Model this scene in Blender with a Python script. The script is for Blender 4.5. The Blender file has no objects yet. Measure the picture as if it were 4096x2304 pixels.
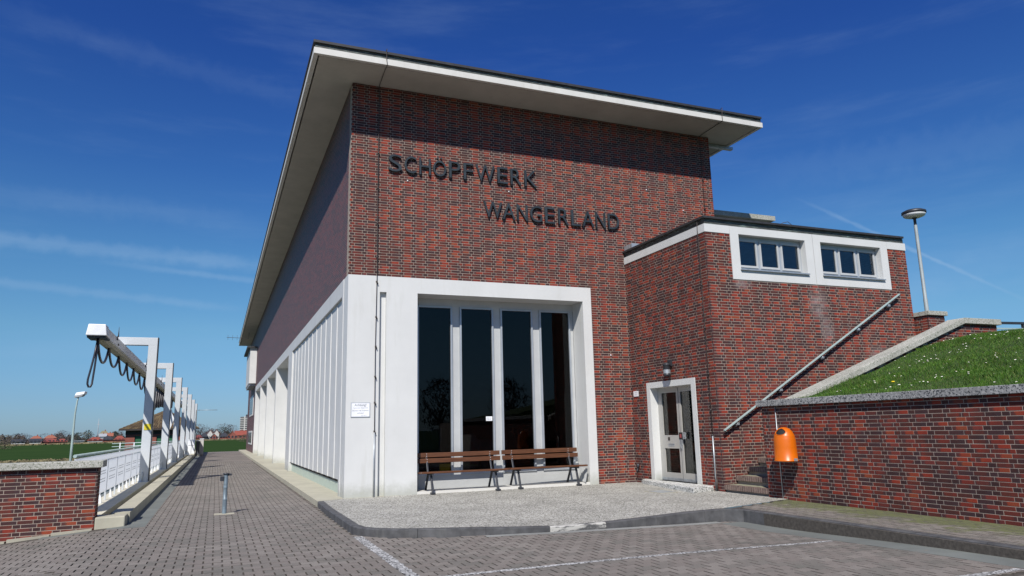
import bpy, bmesh, math, random
from mathutils import Vector, Matrix
import numpy as np
random.seed(7); RNG = np.random.default_rng(7)
S = bpy.context.scene
COL = S.collection
rad = math.radians

# ---------------------------------------------------------------- camera
YAW, PITCH, ROLL, FPX = rad(22.21509), rad(11.01589), rad(-1.33475), 2877.766
CAM = Vector((-2.70308, -16.80849, 1.45098))
fwd = Vector((math.sin(YAW)*math.cos(PITCH), math.cos(YAW)*math.cos(PITCH), math.sin(PITCH)))
rt0 = Vector((math.cos(YAW), -math.sin(YAW), 0)); up0 = rt0.cross(fwd)
RT = rt0*math.cos(ROLL) + up0*math.sin(ROLL); UP = -rt0*math.sin(ROLL) + up0*math.cos(ROLL)
cd = bpy.data.cameras.new('camera'); cam = bpy.data.objects.new('camera', cd); COL.objects.link(cam)
M = Matrix((RT, UP, -fwd)).transposed().to_4x4(); M.translation = CAM
cam.matrix_world = M
cd.sensor_width = 36; cd.lens = FPX/4096*36; cd.clip_start = 0.1; cd.clip_end = 9000
S.camera = cam
def ray(px, py): return RT*((px-2048)/FPX) - UP*((py-1152)/FPX) + fwd
def far_pt(px, dist, z=-1.6):
    r = ray(px, 1745); h = math.hypot(r.x, r.y)
    return Vector((CAM.x + r.x/h*dist, CAM.y + r.y/h*dist, z))
def proj(p):
    d = Vector(p) - CAM; z = max(d.dot(fwd), .01)
    return 2048+FPX*d.dot(RT)/z, 1152-FPX*d.dot(UP)/z, z

# ---------------------------------------------------------------- light
SUN_TO = Vector((-0.515, -0.880, 1.0)).normalized()
SUN_EL = math.asin(SUN_TO.z); SUN_AZ = math.atan2(SUN_TO.x, SUN_TO.y)
sd = bpy.data.lights.new('sun', 'SUN'); sd.energy = 5.0; sd.angle = rad(0.5); sd.color = (1.0, 0.955, 0.89)
so = bpy.data.objects.new('sun', sd); COL.objects.link(so)
so.rotation_euler = SUN_TO.to_track_quat('Z', 'Y').to_euler(); so.location = (-20, -30, 40)
W = bpy.data.worlds.new('World'); S.world = W; W.use_nodes = True
wn = W.node_tree; wn.nodes.clear()
def N(t, ty, **kw):
    n = t.nodes.new(ty)
    for k, v in kw.items(): setattr(n, k, v)
    return n
sky = N(wn, 'ShaderNodeTexSky', sky_type='NISHITA', sun_disc=False, sun_elevation=SUN_EL, sun_rotation=SUN_AZ % (2*math.pi),
        altitude=0, air_density=1.0, dust_density=0.25, ozone_density=2.6)
bg = N(wn, 'ShaderNodeBackground'); bg.inputs[1].default_value = 0.08
wo = N(wn, 'ShaderNodeOutputWorld')
tc = N(wn, 'ShaderNodeTexCoord')
# deeper, clearer blue of the photograph's air, by height above the horizon only
sx0 = N(wn, 'ShaderNodeSeparateXYZ'); wn.links.new(tc.outputs['Generated'], sx0.inputs[0])
cr = N(wn, 'ShaderNodeValToRGB'); wn.links.new(sx0.outputs[2], cr.inputs[0]); _e = cr.color_ramp.elements
SKYC = ((0, (.40, .62, 1.05)), (.045, (.43, .66, 1.03)), (.13, (.50, .80, 1.0)), (.22, (.42, .78, 1.05)), (.33, (.27, .60, 1.07)), (.48, (.19, .46, 1.08)), (1, (.19, .45, 1.05)))
while len(_e) < len(SKYC): _e.new(.5)
for k_, (p_, c_) in zip(_e, SKYC): k_.position = p_; k_.color = (*c_, 1)
hsv = N(wn, 'ShaderNodeMix', data_type='RGBA', blend_type='MULTIPLY'); hsv.inputs[0].default_value = 1
wn.links.new(sky.outputs[0], hsv.inputs[6]); wn.links.new(cr.outputs[0], hsv.inputs[7])
# thin high cloud: long wisps of noise and a few old vapour trails, laid out by direction in the sky
def wmath(op, a, b=None, c=None):
    n = N(wn, 'ShaderNodeMath', operation=op)
    for i, v in enumerate((a, b, c)):
        if v is None: continue
        if isinstance(v, (int, float)): n.inputs[i].default_value = v
        else: wn.links.new(v, n.inputs[i])
    return n.outputs[0]
def wdot(vec):
    n = N(wn, 'ShaderNodeVectorMath', operation='DOT_PRODUCT'); wn.links.new(tc.outputs['Generated'], n.inputs[0]); n.inputs[1].default_value = vec
    return n.outputs['Value']
sx = N(wn, 'ShaderNodeSeparateXYZ'); wn.links.new(tc.outputs['Generated'], sx.inputs[0])
mp = N(wn, 'ShaderNodeMapping'); mp.inputs['Rotation'].default_value = (0.12, 0.1, 0.5); mp.inputs['Scale'].default_value = (1.1, 1.1, 7.0)
wn.links.new(tc.outputs['Generated'], mp.inputs[0])
nz = N(wn, 'ShaderNodeTexNoise'); nz.inputs['Scale'].default_value = 2.6; nz.inputs['Detail'].default_value = 7; nz.inputs['Roughness'].default_value = 0.6
wn.links.new(mp.outputs[0], nz.inputs['Vector'])
nf = N(wn, 'ShaderNodeTexNoise'); nf.inputs['Scale'].default_value = 60; nf.inputs['Detail'].default_value = 5
wn.links.new(tc.outputs['Generated'], nf.inputs['Vector'])
mr = N(wn, 'ShaderNodeMapRange', interpolation_type='SMOOTHSTEP'); mr.inputs[1].default_value = 0.47; mr.inputs[2].default_value = 0.8; mr.inputs[4].default_value = 0.10
wn.links.new(nz.outputs[0], mr.inputs[0]); cover = mr.outputs[0]
def trail(p, q, width, strength):
    a = ray(*p).normalized(); b = ray(*q).normalized(); n = a.cross(b).normalized(); m = (a+b).normalized(); half = a.dot(m)
    d = wmath('ABSOLUTE', wdot(n)); d = wmath('ADD', d, wmath('MULTIPLY', wmath('SUBTRACT', nf.outputs[0], 0.5), width*1.2))
    r = N(wn, 'ShaderNodeMapRange', interpolation_type='SMOOTHSTEP'); r.inputs[1].default_value = width; r.inputs[2].default_value = 0
    r.inputs[3].default_value = 0; r.inputs[4].default_value = strength; wn.links.new(d, r.inputs[0])
    e = N(wn, 'ShaderNodeMapRange', interpolation_type='SMOOTHSTEP'); e.inputs[1].default_value = half-0.01; e.inputs[2].default_value = half+0.02*(1-half)+0.006
    wn.links.new(wdot(m), e.inputs[0])
    return wmath('MULTIPLY', r.outputs[0], wmath('MULTIPLY', e.outputs[0], wmath('ADD', nz.outputs[0], 0.35)))
for t_ in (((-400, 915), (1040, 1062), .014, .20), ((-300, 1095), (850, 1225), .008, .20), ((0, 775), (900, 880), .02, .07), ((700, 1085), (1060, 1130), .006, .26),
           ((3400, 888), (3900, 1110), .0035, .30), ((3500, 1190), (4300, 960), .03, .08), ((60, 60), (1150, 390), .02, .05), ((3100, 700), (4200, 520), .035, .06)):
    cover = wmath('ADD', cover, trail(*t_))
cover = wmath('MINIMUM', cover, 0.7)
lo = N(wn, 'ShaderNodeMapRange'); lo.inputs[1].default_value = 0.0; lo.inputs[2].default_value = 0.05; wn.links.new(sx.outputs[2], lo.inputs[0])
cover = wmath('MULTIPLY', cover, lo.outputs[0])
mx = N(wn, 'ShaderNodeMix', data_type='RGBA'); wn.links.new(cover, mx.inputs[0]); wn.links.new(hsv.outputs[2], mx.inputs[6])
mx.inputs[7].default_value = (4.2, 6.0, 8.4, 1)
wn.links.new(mx.outputs[2], bg.inputs[0]); wn.links.new(bg.outputs[0], wo.inputs[0])
S.view_settings.view_transform = 'Standard'; S.view_settings.look = 'None'; S.view_settings.exposure = 0.17; S.view_settings.gamma = 1
S.view_settings.use_curve_mapping = False
S.cycles.max_bounces = 8; S.cycles.transparent_max_bounces = 12; S.cycles.use_denoising = True

# ---------------------------------------------------------------- materials
def mat(name):
    m = bpy.data.materials.new(name); m.use_nodes = True; t = m.node_tree; t.nodes.clear()
    out = t.nodes.new('ShaderNodeOutputMaterial'); b = t.nodes.new('ShaderNodeBsdfPrincipled'); t.links.new(b.outputs[0], out.inputs[0])
    return m, t, b
def sock(t, v, i):
    if isinstance(v, bpy.types.NodeSocket): t.links.new(v, i)
    elif isinstance(v, (tuple, list)): i.default_value = (*v, 1) if len(v) == 3 and len(i.default_value) == 4 else v
    else: i.default_value = v
def noise(t, vec, scale, detail=4, rough=.55, dim=None):
    n = t.nodes.new('ShaderNodeTexNoise'); n.inputs['Scale'].default_value = scale; n.inputs['Detail'].default_value = detail; n.inputs['Roughness'].default_value = rough
    t.links.new(vec, n.inputs['Vector']); return n.outputs[0]
def ramp(t, f, stops, interp='LINEAR'):
    n = t.nodes.new('ShaderNodeValToRGB'); n.color_ramp.interpolation = interp; e = n.color_ramp.elements
    while len(e) < len(stops): e.new(0.5)
    for k, (p, c) in zip(e, stops): k.position = p; k.color = (*c, 1) if isinstance(c, tuple) else (c, c, c, 1)
    t.links.new(f, n.inputs[0]); return n.outputs[0]
def mix(t, f, a, b, mode='MIX'):
    n = t.nodes.new('ShaderNodeMix'); n.data_type = 'RGBA'; n.blend_type = mode
    sock(t, f, n.inputs[0]); sock(t, a, n.inputs[6]); sock(t, b, n.inputs[7]); return n.outputs[2]
def mth(t, op, a, b=None, c=None):
    n = t.nodes.new('ShaderNodeMath'); n.operation = op
    for i, v in enumerate((a, b, c)):
        if v is not None: sock(t, v, n.inputs[i])
    return n.outputs[0]
def mrange(t, v, a, b, c=0., d=1.):
    n = t.nodes.new('ShaderNodeMapRange'); n.interpolation_type = 'SMOOTHSTEP'; sock(t, v, n.inputs[0])
    for i, q in zip((1, 2, 3, 4), (a, b, c, d)): n.inputs[i].default_value = q
    return n.outputs[0]
def pos(t): return t.nodes.new('ShaderNodeNewGeometry').outputs['Position']
def scaled(t, vec, s):
    n = t.nodes.new('ShaderNodeMapping'); n.inputs['Scale'].default_value = s; t.links.new(vec, n.inputs[0]); return n.outputs[0]
def bump(t, b, h, strength, dist=.01):
    n = t.nodes.new('ShaderNodeBump'); n.inputs['Strength'].default_value = strength; n.inputs['Distance'].default_value = dist
    t.links.new(h, n.inputs['Height']); t.links.new(n.outputs[0], b.inputs['Normal'])
def simple(name, c, rough=.6, metal=0., var=.12, nscale=3., bscale=80., bstr=.15, bdist=.004, dirt=None, dirt_amt=.3, spec=.5):
    m, t, b = mat(name); P = pos(t)
    n = noise(t, P, nscale, 5, .6)
    dk = tuple(x*(1-var*1.6) for x in c); lt = tuple(min(1, x*(1+var)) for x in c)
    col = ramp(t, n, ((.3, dk), (.7, lt)))
    if dirt: col = mix(t, mrange(t, noise(t, scaled(t, P, (2.2, 2.2, .35)), 1.7, 6, .65), .52, .75, 0, dirt_amt), col, dirt)
    if name in ('white_paint', 'side_white_paint'):
        sp = t.nodes.new('ShaderNodeSeparateXYZ'); t.links.new(P, sp.inputs[0])
        col = mix(t, mth(t, 'MULTIPLY', mrange(t, mth(t, 'ADD', sp.outputs[2], mth(t, 'MULTIPLY', noise(t, P, 4, 6, .7), -.5)), -.25, .12, .55, 0), 1), col, (.26, .27, .21))
    sock(t, col, b.inputs['Base Color']); b.inputs['Roughness'].default_value = rough; b.inputs['Metallic'].default_value = metal
    b.inputs['Specular IOR Level'].default_value = spec
    if bstr: bump(t, b, noise(t, P, bscale, 4), bstr, bdist)
    return m
def voronoi(t, vec, scale, feat='F1'):
    n = t.nodes.new('ShaderNodeTexVoronoi'); n.feature = feat; n.inputs['Scale'].default_value = scale; t.links.new(vec, n.inputs['Vector']); return n

def bloom(t, P):
    # salt bloom leaking out of the joints below the annex windows, a stain with its own outline
    out = None
    for c, r in (((10.75, -3.59, 4.25), (.42, 1, .62)), ((10.95, -3.59, 3.65), (.30, 1, .5)), ((8.5, -3.59, 4.62), (.36, 1, .16)), ((12.6, -3.59, 2.9), (.7, 1, .5))):
        n = t.nodes.new('ShaderNodeMapping'); n.vector_type = 'POINT'; n.inputs['Location'].default_value = tuple(-a/b for a, b in zip(c, r)); n.inputs['Scale'].default_value = tuple(1/b for b in r); t.links.new(P, n.inputs[0])
        l = t.nodes.new('ShaderNodeVectorMath'); l.operation = 'LENGTH'; t.links.new(n.outputs[0], l.inputs[0])
        v = mrange(t, l.outputs['Value'], 0, 1.0, .85, 0); out = v if out is None else mth(t, 'MAXIMUM', out, v)
    return mth(t, 'MULTIPLY', out, mrange(t, noise(t, P, 7, 6, .7), .35, .6, .25, 1.))
def brick_mat():
    m, t, b = mat('clinker_brick'); uv = t.nodes.new('ShaderNodeUVMap').outputs[0]
    s = t.nodes.new('ShaderNodeSeparateXYZ'); t.links.new(uv, s.inputs[0]); U, V = s.outputs[0], s.outputs[1]
    fu, fv = mth(t, 'FRACT', U), mth(t, 'FRACT', V); iu, iv = mth(t, 'FLOOR', U), mth(t, 'FLOOR', V)
    cx = t.nodes.new('ShaderNodeCombineXYZ'); t.links.new(iu, cx.inputs[0]); t.links.new(iv, cx.inputs[1])
    w = t.nodes.new('ShaderNodeTexWhiteNoise'); w.noise_dimensions = '2D'; t.links.new(cx.outputs[0], w.inputs['Vector'])
    header = mth(t, 'GREATER_THAN', iu, 63.5); P = pos(t)
    big = noise(t, P, .9, 3)
    tone = mth(t, 'ADD', w.outputs[0], mth(t, 'MULTIPLY', mth(t, 'SUBTRACT', big, .5), .35))
    band = noise(t, scaled(t, P, (2.6, 2.6, .55)), 1., 3, .6)
    tone = mth(t, 'ADD', tone, mth(t, 'MULTIPLY', mth(t, 'SUBTRACT', band, .5), 1.1))
    tone = mth(t, 'SUBTRACT', tone, mth(t, 'MULTIPLY', header, .42))
    col = ramp(t, tone, ((0., (.048, .025, .025)), (.22, (.068, .029, .026)), (.42, (.115, .032, .025)), (.62, (.175, .032, .023)), (.85, (.245, .038, .023)), (1., (.235, .056, .028))))
    # kiln-fired dark ends on the stretchers
    sp = t.nodes.new('ShaderNodeSeparateColor'); t.links.new(w.outputs[1], sp.inputs[0])
    off = mth(t, 'MULTIPLY', mth(t, 'SUBTRACT', sp.outputs[0], .5), .55)
    e = mth(t, 'ABSOLUTE', mth(t, 'SUBTRACT', mth(t, 'SUBTRACT', fu, .5), off))
    e = mth(t, 'ADD', e, mth(t, 'MULTIPLY', mth(t, 'SUBTRACT', noise(t, P, 22, 3), .5), .35))
    em = mrange(t, e, .30, .50, 0, .8)
    em = mth(t, 'MULTIPLY', em, mth(t, 'GREATER_THAN', sp.outputs[1], .25))
    col = mix(t, em, col, (.050, .031, .033))
    col = mix(t, mth(t, 'MULTIPLY', mrange(t, sp.outputs[2], .55, 1), .4), col, (.070, .038, .042))
    col = mix(t, .5, col, mix(t, 1., col, ramp(t, noise(t, P, 130, 4, .7), ((.3, .55), (.7, 1.35))), 'MULTIPLY'))
    # lime bloom streaks
    lime = mrange(t, noise(t, scaled(t, P, (1., 1., .55)), .55, 6, .72), .60, .78, 0, .18)
    col = mix(t, lime, col, (.25, .17, .175))
    col = mix(t, mth(t, 'MULTIPLY', bloom(t, P), .5), col, (.42, .37, .37))
    sock(t, col, b.inputs['Base Color']); b.inputs['Roughness'].default_value = .72; b.inputs['Specular IOR Level'].default_value = .12
    bump(t, b, noise(t, P, 160, 5, .7), .5, .003); return m
def brick_flat(name='side_brickwork'):
    m, t, b = mat(name); P = pos(t)
    s = t.nodes.new('ShaderNodeSeparateXYZ'); t.links.new(P, s.inputs[0]); c = t.nodes.new('ShaderNodeCombineXYZ')
    t.links.new(mth(t, 'ADD', s.outputs[0], s.outputs[1]), c.inputs[0]); t.links.new(s.outputs[2], c.inputs[1])
    br = t.nodes.new('ShaderNodeTexBrick'); t.links.new(c.outputs[0], br.inputs['Vector']); br.inputs['Scale'].default_value = 1
    br.offset = .5; br.squash = 1; br.inputs['Brick Width'].default_value = .24; br.inputs['Row Height'].default_value = .0648; br.inputs['Mortar Size'].default_value = .0055
    br.inputs['Color1'].default_value = (.175, .045, .040, 1); br.inputs['Color2'].default_value = (.058, .033, .034, 1); br.inputs['Mortar'].default_value = (.26, .225, .20, 1)
    br.inputs['Bias'].default_value = .1; br.inputs['Mortar Smooth'].default_value = .2
    sock(t, mix(t, .35, br.outputs[0], mix(t, 1., br.outputs[0], ramp(t, noise(t, P, 30, 5), ((.3, .5), (.7, 1.4))), 'MULTIPLY')), b.inputs['Base Color'])
    b.inputs['Roughness'].default_value = .6
    bump(t, b, mth(t, 'SUBTRACT', mth(t, 'MULTIPLY', noise(t, P, 60, 4), .3), br.outputs[1]), .7, .006); return m
def speckle(name, base, dark, light, scale, amt=.45, rough=.85, bstr=.5, stain=None, moss=None):
    m, t, b = mat(name); P = pos(t)
    v = voronoi(t, P, scale); sp = t.nodes.new('ShaderNodeSeparateColor'); t.links.new(v.outputs['Color'], sp.inputs[0])
    col = mix(t, mth(t, 'GREATER_THAN', sp.outputs[0], 1-amt*.5), base, dark); col = mix(t, mth(t, 'GREATER_THAN', sp.outputs[1], 1-amt*.5), col, light)
    n = noise(t, P, 1.3, 6, .65); col = mix(t, .55, col, mix(t, 1., col, ramp(t, n, ((.3, .62), (.7, 1.25))), 'MULTIPLY'))
    if stain: col = mix(t, mrange(t, noise(t, P, .7, 6, .7), .55, .72, 0, .5), col, stain)
    if moss: col = mix(t, mrange(t, noise(t, P, 1.1, 7, .75), .50, .66, 0, .75), col, moss)
    sock(t, col, b.inputs['Base Color']); b.inputs['Roughness'].default_value = rough; b.inputs['Specular IOR Level'].default_value = .3
    bump(t, b, v.outputs['Distance'], bstr, .006); return m
def paver_mat(name='paver', moss=0.):
    m, t, b = mat(name); uv = t.nodes.new('ShaderNodeUVMap').outputs[0]; P = pos(t)
    s = t.nodes.new('ShaderNodeSeparateXYZ'); t.links.new(uv, s.inputs[0]); cx = t.nodes.new('ShaderNodeCombineXYZ')
    t.links.new(mth(t, 'FLOOR', s.outputs[0]), cx.inputs[0]); t.links.new(mth(t, 'FLOOR', s.outputs[1]), cx.inputs[1])
    w = t.nodes.new('ShaderNodeTexWhiteNoise'); w.noise_dimensions = '2D'; t.links.new(cx.outputs[0], w.inputs['Vector'])
    f = mth(t, 'ADD', mth(t, 'MULTIPLY', w.outputs[0], .45), mth(t, 'MULTIPLY', noise(t, P, .55, 5, .6), .9))
    col = ramp(t, f, ((.3, (.128, .121, .106)), (.5, (.163, .151, .133)), (.66, (.182, .160, .142)), (.9, (.217, .197, .175))))
    col = mix(t, .6, col, mix(t, 1., col, ramp(t, noise(t, P, 170, 3, .8), ((.32, .55), (.5, 1.), (.72, 1.65))), 'MULTIPLY'))
    col = mix(t, mrange(t, noise(t, P, 1.6, 7, .7), .56, .7, 0, .35), col, (.125, .125, .105))
    v = voronoi(t, P, 16); col = mix(t, mrange(t, v.outputs['Distance'], .10, .05, 0, .8), col, (.36, .35, .33))
    if moss: 
        sp = t.nodes.new('ShaderNodeSeparateXYZ'); t.links.new(P, sp.inputs[0])
        g = mrange(t, sp.outputs[0], 6.0, 7.5, -.06, .26)
        col = mix(t, mrange(t, mth(t, 'ADD', noise(t, P, 2.4, 7, .75), g), .48, .68, 0, .85), col, (.11, .125, .045))
    sock(t, col, b.inputs['Base Color']); b.inputs['Roughness'].default_value = .88; b.inputs['Specular IOR Level'].default_value = .3
    bump(t, b, noise(t, P, 220, 4, .8), .8, .004); return m
def lane_mat():
    m, t, b = mat('far_paving'); P = pos(t)
    br = t.nodes.new('ShaderNodeTexBrick'); t.links.new(P, br.inputs['Vector']); br.inputs['Scale'].default_value = 1
    br.inputs['Brick Width'].default_value = .22; br.inputs['Row Height'].default_value = .15; br.inputs['Mortar Size'].default_value = .004
    br.inputs['Color1'].default_value = (.185, .155, .137, 1); br.inputs['Color2'].default_value = (.145, .13, .112, 1); br.inputs['Mortar'].default_value = (.07, .06, .05, 1)
    n = noise(t, P, .5, 5, .65)
    sock(t, mix(t, .7, br.outputs[0], mix(t, 1., br.outputs[0], ramp(t, n, ((.3, .72), (.7, 1.3))), 'MULTIPLY')), b.inputs['Base Color']); b.inputs['Roughness'].default_value = .88; return m
def glass_mat(name='window_glass', tint=(.46, .46, .45)):
    m = bpy.data.materials.new(name); m.use_nodes = True; t = m.node_tree; t.nodes.clear(); out = t.nodes.new('ShaderNodeOutputMaterial')
    tr = t.nodes.new('ShaderNodeBsdfTransparent'); tr.inputs[0].default_value = (*tint, 1); gl = t.nodes.new('ShaderNodeBsdfGlossy'); gl.inputs['Roughness'].default_value = .01
    fr = t.nodes.new('ShaderNodeFresnel'); fr.inputs[0].default_value = 1.5; mxs = t.nodes.new('ShaderNodeMixShader')
    t.links.new(mth(t, 'MULTIPLY', fr.outputs[0], .6), mxs.inputs[0]); t.links.new(tr.outputs[0], mxs.inputs[1]); t.links.new(gl.outputs[0], mxs.inputs[2]); t.links.new(mxs.outputs[0], out.inputs[0]); return m
def field_mat():
    m, t, b = mat('field_grass'); P = pos(t)
    col = ramp(t, noise(t, scaled(t, P, (.05, .25, .05)), 1., 6, .6), ((.3, (.022, .046, .017)), (.7, (.036, .068, .022))))
    sock(t, col, b.inputs['Base Color']); b.inputs['Roughness'].default_value = 1.; b.inputs['Specular IOR Level'].default_value = 0; return m
def soil_mat():
    m, t, b = mat('lawn_soil'); P = pos(t)
    col = ramp(t, noise(t, P, 2.2, 7, .7), ((.3, (.024, .048, .010)), (.55, (.042, .075, .013)), (.75, (.065, .072, .024))))
    sock(t, col, b.inputs['Base Color']); b.inputs['Roughness'].default_value = .95; bump(t, b, noise(t, P, 40, 5), 1., .03); return m
def blade_mat():
    m, t, b = mat('grass_blade'); P = pos(t)
    g = t.nodes.new('ShaderNodeNewGeometry'); col = ramp(t, g.outputs['Random Per Island'], ((0, (.022, .066, .006)), (.5, (.048, .125, .010)), (.85, (.085, .160, .018)), (1, (.14, .14, .045))))
    col = mix(t, .7, col, mix(t, 1., col, ramp(t, noise(t, P, 1.6, 5, .65), ((.3, .42), (.7, 1.45))), 'MULTIPLY'))
    sock(t, col, b.inputs['Base Color']); b.inputs['Roughness'].default_value = .6; b.inputs['Specular IOR Level'].default_value = .25
    b.inputs['Transmission Weight'].default_value = 0; return m
def crown_mat(name, a, c):
    m, t, b = mat(name); g = t.nodes.new('ShaderNodeNewGeometry')
    sock(t, ramp(t, g.outputs['Random Per Island'], ((0, a), (1, c))), b.inputs['Base Color']); b.inputs['Roughness'].default_value = .9; return m
def panel_mat():
    m, t, b = mat('milky_panel'); out = [n for n in t.nodes if n.type == 'OUTPUT_MATERIAL'][0]
    b.inputs['Base Color'].default_value = (.80, .82, .84, 1); b.inputs['Roughness'].default_value = .4
    tl = t.nodes.new('ShaderNodeBsdfTranslucent'); tl.inputs[0].default_value = (.98, .98, .98, 1); ms = t.nodes.new('ShaderNodeMixShader'); ms.inputs[0].default_value = .88
    t.links.new(b.outputs[0], ms.inputs[1]); t.links.new(tl.outputs[0], ms.inputs[2]); t.links.new(ms.outputs[0], out.inputs[0]); return m
def patina_mat():
    m, t, b = mat('roof_edge_metal'); P = pos(t)
    s = scaled(t, P, (1.6, 1.6, 14)); n = noise(t, s, 3.2, 7, .75)
    col = ramp(t, n, ((.36, (.035, .036, .033)), (.52, (.075, .078, .070)), (.60, (.14, .19, .165)), (.64, (.30, .36, .32)), (.68, (.09, .10, .09))))
    sock(t, col, b.inputs['Base Color']); b.inputs['Roughness'].default_value = .55; b.inputs['Metallic'].default_value = .2; bump(t, b, n, .4, .01); return m
def tile_mat():
    m, t, b = mat('brown_roof_tile'); g = t.nodes.new('ShaderNodeNewGeometry'); P = g.outputs['Position']
    col = ramp(t, g.outputs['Random Per Island'], ((0, (.060, .038, .020)), (.5, (.105, .070, .034)), (1, (.16, .115, .055))))
    sock(t, col, b.inputs['Base Color']); b.inputs['Roughness'].default_value = .8; bump(t, b, noise(t, P, 30, 4), .3, .01); return m
def worn_kerb():
    m, t, b = mat('worn_kerb_stone'); P = pos(t)
    f = mrange(t, noise(t, scaled(t, P, (1.3, 3, 6)), 2.0, 6, .7), .46, .56, 0, .9)
    sock(t, mix(t, f, (.085, .085, .085), (.48, .47, .43)), b.inputs['Base Color']); b.inputs['Roughness'].default_value = .8; bump(t, b, noise(t, P, 120, 4), .5, .004); return m
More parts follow.
